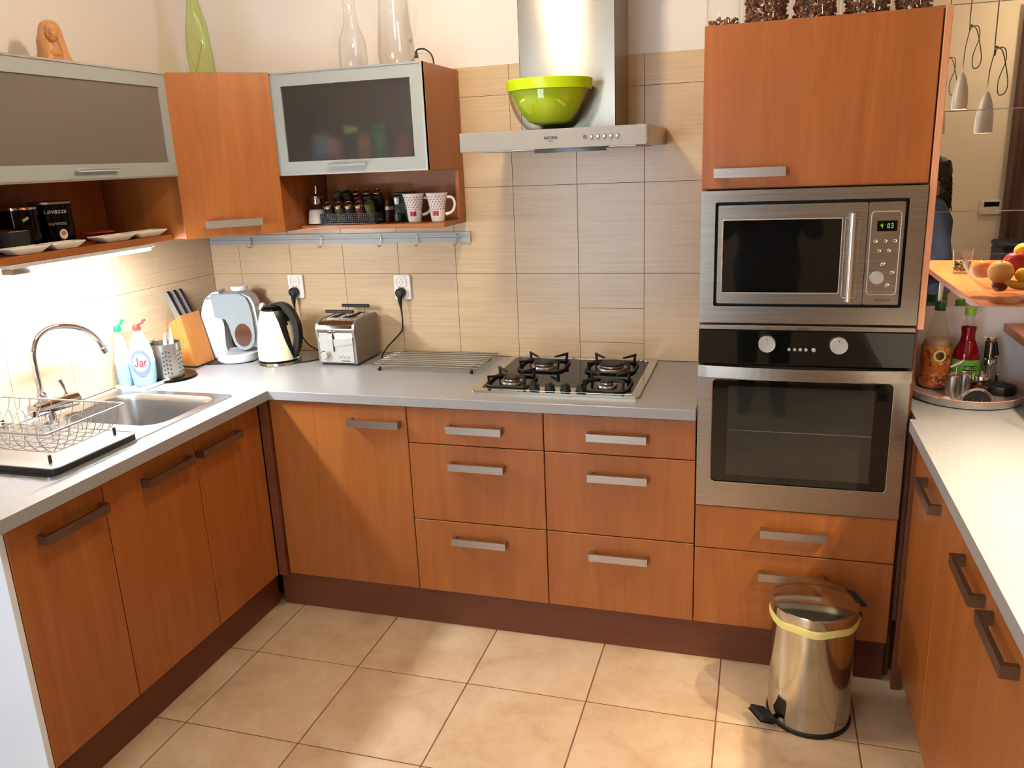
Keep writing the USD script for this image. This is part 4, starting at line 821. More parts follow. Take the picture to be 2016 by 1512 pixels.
bk.part('mesh_front', cat(*bars(-.108, .125, -.052, 0, .004, .040, 30, 6, 'x')), 'black', smooth=False, kind='stuff')
bk.part('mesh_back', cat(*bars(-.108, .125, .098, 0, .004, .055, 30, 6, 'x')), 'black', smooth=False, kind='stuff')
bk.part('mesh_side', cat(*bars(-.052, .098, -.108, 0, .004, .040, 18, 6, 'y')), 'black', smooth=False, kind='stuff'); bk.part('mesh_side', cat(*bars(-.052, .098, .125, 0, .004, .040, 18, 6, 'y')), 'black', smooth=False, kind='stuff')
bk.part('tray_floor', box(-.108, .125, -.052, .098, .0003, .004, .0005), 'black', smooth=False)
bk.part('step', box(-.104, .121, .030, .094, .004, .045, .001), 'black', smooth=False)
def spice(label, loc, sp, lidm, like=None):
    t = thing('spice_jar', label, 'spice jar', loc, 0, group='spice jars in the black basket', rx=math.radians(27))
    t.part('jar', lathe([(0, 0), (.0175, 0), (.019, .003), (.019, .050), (.016, .056), (0, .0565)], 24), sp, smooth=40)
    t.part('lid', lathe([(0, .0568), (.0185, .0568), (.0195, .059), (.0195, .068), (.0175, .071), (.0165, .0695), (0, .0695)], 28), lidm, smooth=30, label='shiny screw lid')
ordn = ['first', 'second', 'third', 'fourth', 'fifth', 'sixth']
for k in range(5): spice('spice jar in the front row of the basket, %s from the left' % ordn[k], (.715 + k * .0435, -.176, 1.4800), ['spice_dark', 'spice_green', 'spice_dark', 'spice_red', 'spice_green'][k], ['polished', 'polished', 'polished', 'polished', 'spice_green'][k])
for k in range(5): spice('spice jar in the back row of the basket, %s from the left' % ordn[k], (.715 + k * .0435, -.100, 1.5210), ['spice_dark', 'spice_dark', 'spice_red', 'spice_green', 'spice_dark'][k], ['spice_green', 'spice_dark', 'polished', 'polished', 'polished'][k])
db = thing('oil_cruet', 'dark glass cruet with cork between spice basket and mugs', 'bottle', (.980, -.150, 1.4657))
db.part('glass', lathe([(0, .001), (.017, .001), (.018, .006), (.018, .045), (.010, .062), (.009, .072)], 24), 'clear_glass', smooth=40); db.part('cork', lathe([(0, .0665), (.008, .0665), (.010, .074), (.010, .092), (0, .093)], 20), 'porcelain'); db.part('oil', cyl(.0165, .003, .030, 20), 'label_dark')
tb_ = thing('tea_tin', 'dark green tin box standing behind the cruet', 'tin', (.985, -.085, 1.4657)); tb_.part('body', box(-.036, .036, -.03, .03, 0, .098, .003), 'label_dark', smooth=False); tb_.part('lid', box(-.037, .037, -.031, .031, .0982, .110, .004), 'black', smooth=False)
pk = thing('packet', 'red and white paper packet leaning beside the tea tin', 'packet', (.935, -.125, 1.4657)); pk.part('wrapper', rot(box(-.006, .006, -.028, .028, 0.0, .085, .002), 'y', .05), 'spice_red', smooth=False); pk.part('band', rot(box(-.0065, .0065, -.0285, .0285, .045, .060, .001), 'y', .05), 'porcelain', smooth=False)

# left shelf: cans, pot, plates
def plate(label, x, y, m='porcelain', w=.075, l=.078, z=1.4707, h=.018):
    o0, o1 = rrect(-w * .6, w * .6, -l * .6, l * .6, .008), None
    def ring(s, zz, off=0): 
        return np.c_[np.array(rrect(-w * s + off, w * s - off, -l * s + off, l * s - off, .008 * s, 4).exterior.coords)[:-1], np.full(len(rrect(-1, 1, -1, 1, .1, 4).exterior.coords) - 1, zz)]
    R = [ring(.55, 0), ring(.62, .001), ring(1.0, h), ring(1.0, h + .003), ring(.64, .004), ring(.4, .0035)]
    n = len(R[0]); v = np.vstack(R + [np.array([[0, 0, 0], [0, 0, .0035]])]); f = []
    for i in range(len(R) - 1):
        for j in range(n): a, b, c, d_ = i * n + j, i * n + (j + 1) % n, (i + 1) * n + j, (i + 1) * n + (j + 1) % n; f += [(a, b, d_), (a, d_, c)]
    k = n * len(R)
    for j in range(n): f += [(k, (j + 1) % n, j), (k + 1, (len(R) - 1) * n + j, (len(R) - 1) * n + (j + 1) % n)]
    m_ = trimesh.Trimesh(v, np.array(f), process=False)
    t = thing('plate', label, 'plate', (x, y, z), math.radians(0), group='white square plates on the left shelf'); t.part('dish', m_, m, smooth=30)
plate('white square plate at the right end of the left shelf', .250, -.675, w=.034)
plate('white square plate under the red saucer on the left shelf', .248, -.830, w=.036)
plate('white square plate in front of the tall coffee tin', .254, -1.045, w=.032, l=.065)
plate('white square plate at the left edge of the photo, in front of the small pot', .254, -1.188, w=.032, l=.070)
single('saucer', lathe([(0, 0), (.03, 0), (.055, .008), (.055, .010), (.03, .003), (0, .003)], 36, (.150, -.790, 1.4905)), 'red_pack', 'dark red saucer lying on the white plates of the left shelf', 'saucer', smooth=40)
def can(label, loc, r, h, rz, kind):
    t = thing('coffee_tin', label, 'tin', loc, rz)
    t.part('body', lathe([(0, 0), (r - .002, 0), (r, .003), (r, h - .01), (r - .002, h - .009), (0, h - .009)], 48), 'black_gloss', smooth=30)
    t.part('lid', lathe([(0, h - .0088), (r + .001, h - .0088), (r + .0015, h - .002), (r - .001, h), (r - .006, h - .002), (0, h - .002)], 48), 'chrome' if kind == 'b' else 'nickel', smooth=30, label='silver lid')
    q = lambda s, hh, z, a, m, b=True, sq=1.0: t.part('lettering', wrap(fine(mv(txt(s, hh, .0005, bold=b, squash=sq), 0, 0, z), .006), r, a), m, smooth=False)
    if kind == 'a':
        q('Lavazza', .013, h * .78, .25, 'white_ink'); q('ESPRESSO', .008, h * .50, .28, 'white_ink', False)
        t.part('print_disc', wrap(fine(mv(prism(affinity.scale(Point(0, 0).buffer(1), .013, .016), .0005, 'xz', -.0004), 0, 0, h * .26), .006), r, .45), 'porcelain', smooth=False, label='printed cup emblem'); t.part('print_disc', wrap(fine(mv(prism(affinity.scale(Point(0, 0).buffer(1), .007, .007), .0005, 'xz', -.0008), 0, 0, h * .28), .006), r, .45), 'orange_pack', smooth=False)
    else:
        t.part('print_badge', wrap(fine(rot(mv(prism(sbox(-.010, -.004, .010, .004), .0005, 'xz', -.0004)), 'y', -.5).apply_translation((0, 0, h * .72)), .006), r, .35), 'white_ink', smooth=False, label='small slanted white badge')
        t.part('print_band', wrap(fine(mv(prism(sbox(-.018, .006, .030, .010), .0005, 'xz', -.0004)), .006), r, .5), 'red_ink', smooth=False)
can('tall black coffee tin with white lettering on the left shelf', (.105, -.925, 1.4707), .062, .140, face(.105, -.925), 'a')
can('black coffee tin with bright silver lid beside the taller tin', (.110, -1.058, 1.4707), .0585, .130, face(.11, -1.058), 'b')
ptt = thing('small_pot', 'small matt black pot with a steel rim in front of the coffee tins', 'pot', (.172, -1.152, 1.4707))
ptt.part('body', lathe([(0, 0), (.046, 0), (.050, .004), (.052, .064), (.050, .064), (.048, .006), (0, .005)], 40), 'black_matte', smooth=30); ptt.part('rim', tube([(.0515 * math.cos(a), .0515 * math.sin(a), .0645) for a in np.linspace(0, 2 * PI, 40, endpoint=False)], .0014, 6, True), 'chrome')

# inside the frosted cabinet right
zc_ = 1.6712
for nm, lb, ct, m_, b in (('paper_bag', 'pale blue paper bag behind the frosted glass, leftmost', 'bag', 'blue_pack', (.70, .765, -.24, -.18, .135)), ('packet', 'pink packet behind the frosted glass beside the blue bag', 'packet', 'pink_pack', (.768, .830, -.27, -.20, .120)), ('carton', 'orange carton in the middle behind the frosted glass', 'carton', 'orange_pack', (.895, .945, -.27, -.22, .125)), ('carton', 'green carton behind the frosted glass right of centre', 'carton', 'green_pack', (.950, 1.000, -.25, -.19, .165)), ('packet', 'red packet behind the frosted glass near the right edge', 'packet', 'red_pack', (1.035, 1.095, -.24, -.17, .110))):
    t = thing(nm, lb, ct, ((b[0] + b[1]) / 2, (b[2] + b[3]) / 2, zc_)); hx_, hy_ = (b[1] - b[0]) / 2, (b[3] - b[2]) / 2
    t.part('pack', cat(box(-hx_, hx_, -hy_, hy_, 0, b[4] - .012, .004), hull([(sx_ * hx_ * .96, sy_ * hy_ * .96, b[4] - .014) for sx_ in (-1, 1) for sy_ in (-1, 1)] + [(-hx_ * .9, 0, b[4]), (hx_ * .9, 0, b[4])])), m_, smooth=False)
t = thing('storage_jar', 'jar with pale yellow lid behind the frosted glass', 'jar', (.862, -.235, zc_)); t.part('body', cyl(.030, 0, .125, 28, c=.004), 'spice_dark'); t.part('lid', cyl(.034, .1252, .150, 28, c=.004), 'yellow_pack')

# ------------------------------------------------------------------ things on top of the wall cabinets
ZT = 2.0135
bst = thing('carved_bust', 'carved wooden bust of a veiled woman on the left wall cabinet', 'figurine', (.175, -.868, ZT + .0004), face(.175, -.868) - .10)
def blob(parts, res=.004, it=6):
    acc = None
    for a, ra, b, rb in parts:
        h_ = m3.Manifold.hull_points(np.vstack([sph(ra, a, 2).vertices, sph(rb, b, 2).vertices])); acc = h_ if acc is None else acc + h_
    m = man(acc.refine_to_length(res)); m = trimesh.Trimesh(m.vertices, m.faces, process=True); trimesh.smoothing.filter_taubin(m, iterations=it); return m
sph_h = lambda L: m3.Manifold.hull_points(np.vstack([sph(q[3], q[:3], 2).vertices for q in L]))
vo = sph_h([(0, .006, .112, .033), (-.004, .006, .075, .040), (0, .006, .03, .046)]) + sph_h([(0, .006, .05, .04), (.034, .0, .016, .020), (-.036, 0, .016, .020)]) 
op = sph_h([(.007, -.042, .106, .027), (.009, -.046, .062, .024), (.014, -.050, .020, .028)])
vo = (vo - op) - tm(box(-.1, .1, -.1, .1, -.06, 0, 0))
vm_ = man(vo.refine_to_length(.004)); vm_ = trimesh.Trimesh(vm_.vertices, vm_.faces, process=True); trimesh.smoothing.filter_taubin(vm_, iterations=4)
bst.part('veil', vm_, 'carved_wood', smooth=True, label='wooden veil framing the face')
fig = blob([((-.022, -.010, .022), .018, (.030, -.010, .020), .018), ((-.008, -.008, .045), .018, (.018, -.008, .043), .017), ((.004, -.006, .060), .013, (.005, -.010, .085), .0125)], .004)
bst.part('bust', cat(fig, box(-.050, .050, -.024, .024, 0, .010, .004)), 'carved_wood', smooth=60)
fx_ = .006
head = blob([((fx_, -.012, .113), .0225, (fx_, -.017, .099), .0190), ((fx_ + .001, -.0225, .087), .0105, (fx_, -.019, .096), .014), ((fx_ + .001, -.0395, .1005), .0034, (fx_ + .001, -.0345, .1120), .0026)], .0018, 3)
bst.part('face', cat(head, sph(.0034, (fx_ + .001, -.0335, .0905), 1, (1.5, .5, .45)), *[sph(.0030, (fx_ + .001 + q * .0080, -.0325, .1080), 1, (1.4, .5, .5)) for q in (-1, 1)], *[sph(.0028, (fx_ + .001 + q * .0080, -.0335, .1135), 1, (1.9, .5, .4)) for q in (-1, 1)]), 'carved_wood', smooth=True)

vs = thing('glass_vase', 'tall twisted green glass vase on the corner cabinet', 'vase', (.315, -.320, ZT + .0004), .3)
prof = [(0, .001), (.040, .001), (.044, .008), (.045, .09), (.043, .14), (.036, .19), (.026, .24), (.017, .29), (.012, .34), (.012, .40), (.016, .405)]
vz = lathe(prof, 40); vv = vz.vertices; a = np.arctan2(vv[:, 1], vv[:, 0]); r_ = np.hypot(vv[:, 0], vv[:, 1]) * (1 + .10 * np.cos(3 * (a + vv[:, 2] * 7)) * (vv[:, 2] > .002)); lean = np.clip(vv[:, 2] - .14, 0, 1) * -.05
vz.vertices = np.c_[r_ * np.cos(a) + lean, r_ * np.sin(a), vv[:, 2]]
vs.part('body', vz, 'green_glass', smooth=60)
vs.part('glass_ribs', cat(*[tube([((np.interp(z, [p[1] for p in prof], [p[0] for p in prof]) + .0005) * math.cos(a0 - z * 7) - max(z - .14, 0) * .05, (np.interp(z, [p[1] for p in prof], [p[0] for p in prof]) + .0005) * math.sin(a0 - z * 7), z) for z in np.linspace(.006, .40, 34)], .0022, 6) for a0 in (.5, 2.6, 4.7)]), 'green_glass', smooth=60)
cf_ = thing('glass_carafe', 'clear glass carafe with narrow neck on the wall cabinet', 'carafe', (.872, -.195, ZT + .0004))
cf_.part('glass', lathe([(0, .002), (.045, .0), (.051, .005), (.053, .03), (.0515, .08), (.045, .115), (.034, .14), (.026, .165), (.022, .21), (.024, .26), (.031, .285), (.029, .285), (.022, .26), (.0205, .21), (.024, .166), (.032, .142), (.0435, .115), (.0495, .08), (.051, .03), (.048, .008), (0, .006)], 44), 'clear_glass', smooth=50)
jg = thing('glass_jug', 'clear glass jug with handle, right of the carafe', 'jug', (1.040, -.185, ZT + .0004), -.3)
jg.part('glass', lathe([(0, .002), (.050, 0), (.062, .012), (.067, .035), (.066, .07), (.060, .13), (.054, .19), (.052, .25), (.058, .275), (.056, .275), (.050, .25), (.052, .19), (.058, .13), (.064, .07), (.064, .036), (.058, .014), (0, .008)], 44), 'clear_glass', smooth=50)
jg.part('handle', tube(spl([(.053, 0, .25), (.085, 0, .245), (.100, 0, .20), (.095, 0, .14), (.080, 0, .095), (.064, 0, .085)], 7), .0055, 10), 'clear_glass')
gl_ = thing('glass_cover', 'small domed glass cover with black rubber arc beside the jug', 'cover', (1.145, -.20, ZT + .0004))
gl_.part('dome', lathe([(.042, .004), (.040, .02), (.030, .035), (.012, .043), (0, .044)], 36), 'clear_glass', smooth=50); gl_.part('seal', tube(spl([(.043, .0, .0035), (.040, 0, .024), (.030, 0, .042), (.008, 0, .056), (-.015, 0, .056), (-.022, 0, .048)], 6), .0028, 8), 'black_rubber', label='black rubber arc')
gl_.part('seal_clip', hull([(-.030, -.004, .028), (-.016, -.004, .028), (-.024, -.003, .052), (-.019, -.003, .052), (-.030, .004, .028), (-.016, .004, .028), (-.024, .003, .052), (-.019, .003, .052)]), 'black_rubber'); gl_.part('seal_ring', tube([(.042 * math.cos(a), .042 * math.sin(a), .003) for a in np.linspace(0, 2 * PI, 36, endpoint=False)], .0026, 6, True), 'clear_glass')

# nut jars on the oven column
def nuts(r, z0, z1, n, seed):
    g = np.random.default_rng(seed); out = []
    base = trimesh.creation.icosphere(1, 1.0)
    for i in range(n):
        rr = (r - .007) * math.sqrt(g.uniform(.55 if i % 4 else 0, 1)); a = g.uniform(0, 2 * PI); z = z0 + .006 + (z1 - z0 - .010) * g.uniform()
        m = base.copy() if i % 3 == 0 else trimesh.creation.icosphere(0, 1.0); m.vertices = m.vertices * g.uniform(.6, 1.25, m.vertices.shape) * np.array([g.uniform(.005, .0085), g.uniform(.0035, .006), g.uniform(.003, .005)])
        m.apply_transform(trimesh.transformations.random_rotation_matrix(g.uniform(size=3))); m.apply_translation((rr * math.cos(a), rr * math.sin(a), z)); out.append(m)
    return cat(*out)
def nut_jar(label, loc, r, h, fill, n, seed):
    t = thing('storage_jar', label, 'jar', loc, 0, group='glass jars of shelled nuts on the oven column')
    t.part('glass', lathe([(0, .0005), (r - .008, .0005), (r - .001, .006), (r, .015), (r, h - .035), (r - .014, h - .015), (r - .014, h)], 40), 'clear_glass', smooth=40)
    t.part('nuts', nuts(r - .001, .003, fill, n, seed), 'nut_mix', smooth=False, kind='stuff', label='brown shelled nuts')
    t.part('lid', lathe([(0, h), (r - .010, h), (r - .010, h + .015), (0, h + .016)], 36), 'porcelain'); return t
j0 = nut_jar('glass jar of nuts on the oven column, second from the left', (2.313, -.475, ZT + .0006), .0645, .20, .135, 620, 3)
dup(j0, (2.444, -.475, ZT + .0006), 2.1, 'glass jar of nuts on the oven column, third from the left'); dup(j0, (2.577, -.475, ZT + .0006), 4.0, 'glass jar of nuts on the oven column, fourth from the left')
nut_jar('narrower glass jar of nuts at the right end of the oven column', (2.6945, -.475, ZT + .0006), .052, .20, .09, 300, 5)
nut_jar('nearly empty glass jar with a few nuts, leftmost on the oven column', (2.196, -.460, ZT + .0006), .048, .17, .032, 70, 9)

# ------------------------------------------------------------------ right: mirror, tray, bar table, dining side
mr = thing('wall_mirror', 'wall of stacked horizontal mirror panels right of the oven column', 'mirror', (2.776, YM - .0045, 1.162))
for k in range(5):
    mr.part('mirror_panel', box(0, 1.25, 0, .0042, k * .302 + .0012, (k + 1) * .302 - .0012, .0002), 'mirror', smooth=False)
tr_ = (2.953, -.3365, W)
sv = thing('serving_tray', 'round grey tray with copper-coloured rim at the end of the right worktop', 'tray', tr_)
sv.part('tray', lathe([(0, .0005), (.150, .0005), (.158, .004), (.1645, .026), (.1625, .0265), (.156, .008), (.148, .005), (0, .005)], 64), 'tray_gray', smooth=30)
sv.part('rim', tube([(.1635 * math.cos(a), .1635 * math.sin(a), .0275) for a in np.linspace(0, 2 * PI, 64, endpoint=False)], .0022, 6, True), 'tray_rim', label='copper-coloured rim')
zt_ = W + .0056
b1 = thing('tea_bottle', 'clear plastic bottle with brown label and dark green cap on the tray', 'bottle', (2.876, -.255, zt_), face(2.876, -.255))
b1.part('bottle', lathe([(0, .0005), (.038, .0005), (.043, .006), (.043, .135), (.040, .150), (.034, .165), (.027, .195), (.021, .22), (.0155, .238), (.0145, .252), (.0145, .256)], 44), 'bottle_plastic', smooth=40)
b1.part('drink', lathe([(0, .003), (.0375, .003), (.0415, .007), (.0415, .132), (.0385, .150), (.0355, .158), (0, .159)], 40), 'drink', smooth=40)
b1.part('label_top', lathe([(.0436, .078), (.0439, .079), (.0439, .138), (.0430, .1395)], 48), 'label_print', label='brown printed label')
b1.part('label_bottom', lathe([(.0436, .010), (.0439, .011), (.0439, .0555), (.0436, .056)], 48), 'label_beans', label='printed label with red-brown beans'); b1.part('label_band', lathe([(.0436, .056), (.0440, .0565), (.0440, .0775), (.0436, .078)], 48), 'table_wood')
for rx_, m_, o_ in ((.0185, 'yellow_pack', .0006), (.0125, 'brown_glass', .0011)): b1.part('cup_print', wrap(fine(mv(prism(affinity.scale(Point(0, 0).buffer(1, quad_segs=10), rx_, rx_ * 1.05), .0004, 'xz', -.0003), 0, 0, .112), .006), .0439, .28, o_), m_, smooth=False)
b1.part('cap', lathe([(0, .280), (.012, .280), (.0155, .277), (.0160, .262), (.0160, .259), (.0152, .2585), (0, .2585)], 32), 'cap_dark', label='dark green screw cap'); b1.part('cap_ring', cyl(.0164, .2515, .2562, 32), 'cap_dark')
b2 = thing('syrup_bottle', 'red syrup bottle with light green cap and green label on the tray', 'bottle', (2.9625, -.257, zt_), face(2.9625, -.257))
P2 = [(0, .0005), (.036, .0005), (.040, .006), (.040, .100), (.0395, .108), (.036, .128), (.026, .148), (.0215, .162), (.0205, .178), (.0225, .192), (.0225, .199), (.0165, .214), (.0130, .222), (.0125, .236)]
b2.part('bottle', lathe(P2, 44), 'bottle_plastic', smooth=40)
b2.part('syrup', lathe([(0, .003)] + [(r_ - .0012, max(z, .003)) for r_, z in P2[1:11]] + [(.0210, .193), (0, .1935)], 40), 'syrup', smooth=40, label='dark red syrup')
b2.part('label', lathe([(.0403, .028), (.0406, .029), (.0406, .0985), (.0403, .0995)], 48), 'label_green', label='green paper label'); b2.part('label_lower', lathe([(.0407, .028), (.0409, .029), (.0409, .056), (.0407, .057)], 48), 'label_pale')
b2.part('label_plaque', wrap(fine(mv(prism(rrect(-.020, .020, -.0085, .0085, .003), .0004, 'xz', -.0003), 0, 0, .074), .006), .0406, .40, .0006), 'label_dark', smooth=False); b2.part('lettering', wrap(fine(mv(txt('HELLO', .0085, .0004, bold=True), 0, 0, .074), .004), .0406, .40, .0012), 'label_pale', smooth=False, label='pale word on a dark plaque')

b2.part('cap', lathe([(0, .262), (.0125, .262), (.0155, .259), (.0160, .240), (.0155, .2375), (0, .2375)], 32), 'cap_lime', label='light green screw cap')
for nm, lb, x, y, r_, h_ in (('steel_canister', 'small brushed steel canister with a spoon on the tray', 2.911, -.360, .0205, .068), ('steel_canister', 'second small steel canister behind the first on the tray', 2.949, -.331, .0195, .068)):
    t = thing(nm, lb, 'canister', (x, y, zt_)); t.part('body', lathe([(0, 0), (r_ - .001, 0), (r_, .002), (r_, h_ - .003), (r_ - .003, h_), (r_ - .004, h_ - .002), (0, h_ - .003)], 32), 'steel_up', smooth=30)
    if r_ > .02:
        t.part('spoon', cat(tube(spl([(.006, .0, .060), (.0065, 0, .088), (.006, 0, .094)], 4), .0018, 8), hull(np.vstack([sph(.0035, (-.010, -.002, .094), 1).vertices, sph(.0035, (.014, .002, .103), 1).vertices, sph(.0030, (.024, .004, .112), 1).vertices]))), 'silver_plastic', label='bent metal spoon handle')
gj = thing('glass_sugar_jar', 'small round glass jar with metal lid on the tray', 'jar', (2.9945, -.336, zt_)); gj.part('glass', lathe([(0, .001), (.019, .001), (.023, .010), (.024, .030), (.020, .046), (.019, .052)], 32), 'clear_glass', smooth=40); gj.part('content', lathe([(0, .003), (.018, .003), (.0215, .012), (.022, .026), (0, .027)], 28), 'spice_red', smooth=40); gj.part('lid', lathe([(.0195, .050), (.021, .052), (.020, .062), (.008, .068), (.004, .070), (.004, .078), (0, .079)], 28), 'chrome', smooth=40); gj.part('spoon', tube(spl([(.010, .0, .055), (.016, 0, .085), (.019, 0, .098), (.030, 0, .108)], 5), .0016, 6), 'chrome')
st_ = thing('arched_slicer', 'chrome arched slicer standing at the front of the round tray', 'slicer', (2.966, -.436, zt_), face(2.97, -.4) + .1)
arc_ = lambda r, y, w_: tube([(r * math.cos(a), y, .0006 + r * math.sin(a)) for a in np.linspace(0, PI, 30)], w_, 8)
st_.part('rim', cat(arc_(.046, 0, .0022), arc_(.040, .005, .0016)), 'chrome')
st_.part('dark_panel', prism(Point(0, 0).buffer(.039, quad_segs=16).intersection(sbox(-1, .0006, 1, 1)), .004, 'xz', .006), 'black_matte', smooth=False)
for q in range(5): st_.part('pin', tube([(-.026 + q * .013, .003, .001), (-.026 + q * .013, .004, .010 + .012 * (q % 2))], .0014, 6), 'chrome')

bd = thing('black_disc', 'round black disc with finger holes beside the corkscrew on the tray', 'disc', (3.056, -.302, zt_)); dd = lathe([(0, 0), (.041, 0), (.0455, .004), (.0455, .018), (.040, .026), (0, .030)], 48)
bd.part('disc', dd, 'black_rubber', smooth=40)
for a in (.2, 2.3, 4.4): bd.part('hole', lathe([(0, .0290), (.007, .0280), (.007, .0292), (0, .0300)], 16, (.022 * math.cos(a), .022 * math.sin(a), .0005)), 'black', label='dark finger hole')
ck = thing('corkscrew', 'chrome winged corkscrew standing on the tray next to the syrup bottle', 'corkscrew', (3.036, -.230, zt_), face(3.02, -.2))
ck.part('head_ring', cat(tube([(.013 * math.cos(a), .013 * math.sin(a) * .6, .158) for a in np.linspace(0, 2 * PI, 28, endpoint=False)], .0045, 8, True), lathe([(0, .146), (.010, .146), (.013, .152), (.010, .156), (0, .156)], 24), mv(rot(box(-.026, -.008, -.008, .008, .157, .162, .002), 'y', .25, (-.01, 0, .158)), 0)), 'chrome')
ck.part('shaft', cat(cyl(.0055, .085, .150, 16), lathe([(0, .060), (.0105, .062), (.0125, .075), (.010, .090), (0, .092)], 24), lathe([(.0125, .0), (.0145, .002), (.0125, .030), (.0095, .050), (.0105, .063), (.008, .063), (.008, .05), (.011, .03), (.0125, .002)], 28)), 'chrome')
ck.part('worm', tube([(.0042 * math.cos(a), .0042 * math.sin(a), .085 - a * .0022) for a in np.linspace(0, 10 * PI, 100)], .0012, 6), 'chrome')
for s, m_ in ((-1, 'chrome'), (1, 'chrome')): ck.part('wing', tube(spl([(s * .008, 0, .090), (s * .020, 0, .100), (s * .024, 0, .080), (s * .026, 0, .045), (s * .025, 0, .012)] if s > 0 else [(s * .008, 0, .090), (s * .015, 0, .085), (s * .016, 0, .06), (s * .017, 0, .035), (s * .017, 0, .012)], 6), .0042, 8), m_)
ck.part('black_lever', cat(box(-.016, .016, .004, .012, .088, .148, .004), rot(box(.010, .022, .002, .010, .100, .150, .004), 'y', -.2, (.016, 0, .12))), 'black_gloss')
single('cream_pot', cat(lathe([(0, 0), (.010, 0), (.011, .003), (.011, .010), (0, .011)], 20, (2.885, -.415, zt_))), 'porcelain', 'tiny white cream capsule at the front of the tray', 'capsule')

# bar table
TZ_ = 1.109
bt = thing('bar_table', 'tall bar table with an orange-brown wooden top meeting the mirror wall', 'table', (3.39, -.98, 0))
bt.part('tabletop', box(-.311, .311, -.80, .8035, TZ_ - .027, TZ_, .002), 'table_wood', smooth=False)
for lx in (-.20, .20):
    for ly in (-.72, .70): bt.part('leg', cyl(.022, 0, TZ_ - .0272, 20, (lx, ly, 0)), 'nickel')
gz = TZ_ + .0004
gw = thing('water_glass', 'short tumbler with green leaves in water on the bar table', 'glass', (3.180, -1.325, gz)); gw.part('glass', lathe([(0, .001), (.030, .001), (.033, .004), (.038, .05), (.043, .105), (.0415, .105), (.036, .05), (.031, .008), (0, .007)], 36), 'clear_glass', smooth=40); gw.part('leaves', nuts(.0355, .008, .056, 130, 21), 'leaf_water', smooth=False, kind='stuff', label='dark green leaves')
fbx, fby = 3.222, -.730
fb = thing('fruit_bowl', 'large clear glass fruit bowl on the bar table, filled with fruit', 'bowl', (fbx, fby, gz)); fb.part('bowl', lathe([(0, .004), (.045, .0), (.055, .002), (.060, .012), (.090, .024), (.130, .060), (.158, .105), (.168, .135), (.165, .136), (.154, .105), (.127, .063), (.088, .029), (0, .018)], 56), 'clear_glass', smooth=50)
def fruit(name, label, ct, p, r, m, sc=(1, 1, 1), stem=True):
    t = thing(name, label, ct, (fbx + p[0], fby + p[1], gz + p[2]), rnd.uniform(0, 6)); s = sph(r, n=3, sc=sc); v = s.vertices; rr = np.hypot(v[:, 0], v[:, 1]); v[:, 2] -= np.sign(v[:, 2]) * .18 * r * np.exp(-(rr / (r * .3)) ** 2); s.vertices = v
    t.part('flesh', s, m, smooth=True)
    if stem: t.part('stem', cyl(.0022, r * .72 * sc[2], r * .95 * sc[2], 8), 'banana_tip')
fruit('orange', 'orange at the left edge of the fruit bowl', 'orange', (-.094, .0, .098), .036, 'orange_fruit')
fruit('peach', 'large pale peach in the front of the fruit bowl', 'peach', (-.052, .074, .098), .043, 'peach_fruit')
fruit('apple', 'big red apple in the middle of the fruit bowl', 'apple', (.012, .006, .118), .046, 'red_apple')
fruit('lemon', 'yellow lemon on top of the fruit bowl', 'lemon', (.055, -.050, .160), .032, 'lemon_fruit', (1.25, 1, 1), False)
fruit('lemon', 'yellow lemon at the right of the fruit bowl', 'lemon', (.099, .010, .140), .033, 'lemon_fruit', (1.25, 1, 1), False)
fruit('lemon', 'small yellow lemon low in front, beside the bananas', 'lemon', (.018, .092, .090), .027, 'lemon_fruit', (1.1, 1, 1), False)
fruit('plum', 'dark red plum at the bottom of the fruit bowl', 'plum', (-.040, .035, .044), .027, 'plum_fruit'); fruit('plum', 'dark red plum under the bananas', 'plum', (.055, .045, .046), .026, 'plum_fruit')
def banana(label, p, rz, L):
    t = thing('banana', label, 'banana', (fbx + p[0], fby + p[1], gz + p[2]), rz); pts_ = spl([(-L / 2, 0, .018), (-L * .25, 0, .004), (0, 0, 0), (L * .25, 0, .004), (L / 2, 0, .020)], 6); rr = np.interp(np.linspace(0, 1, len(pts_)), [0, .08, .3, .7, .93, 1], [.004, .010, .0165, .0165, .009, .004])
    t.part('flesh', tube(pts_, rr, 7), 'banana_fruit', smooth=50); t.part('tip', tube([(L / 2 - .003, 0, .0193), (L / 2 + .012, 0, .027)], .0035, 6), 'banana_tip')
banana('lower banana at the front of the fruit bowl', (.020, .102, .052), .12, .13); banana('upper banana curving over the rim of the fruit bowl', (.085, .082, .088), .5, .14)

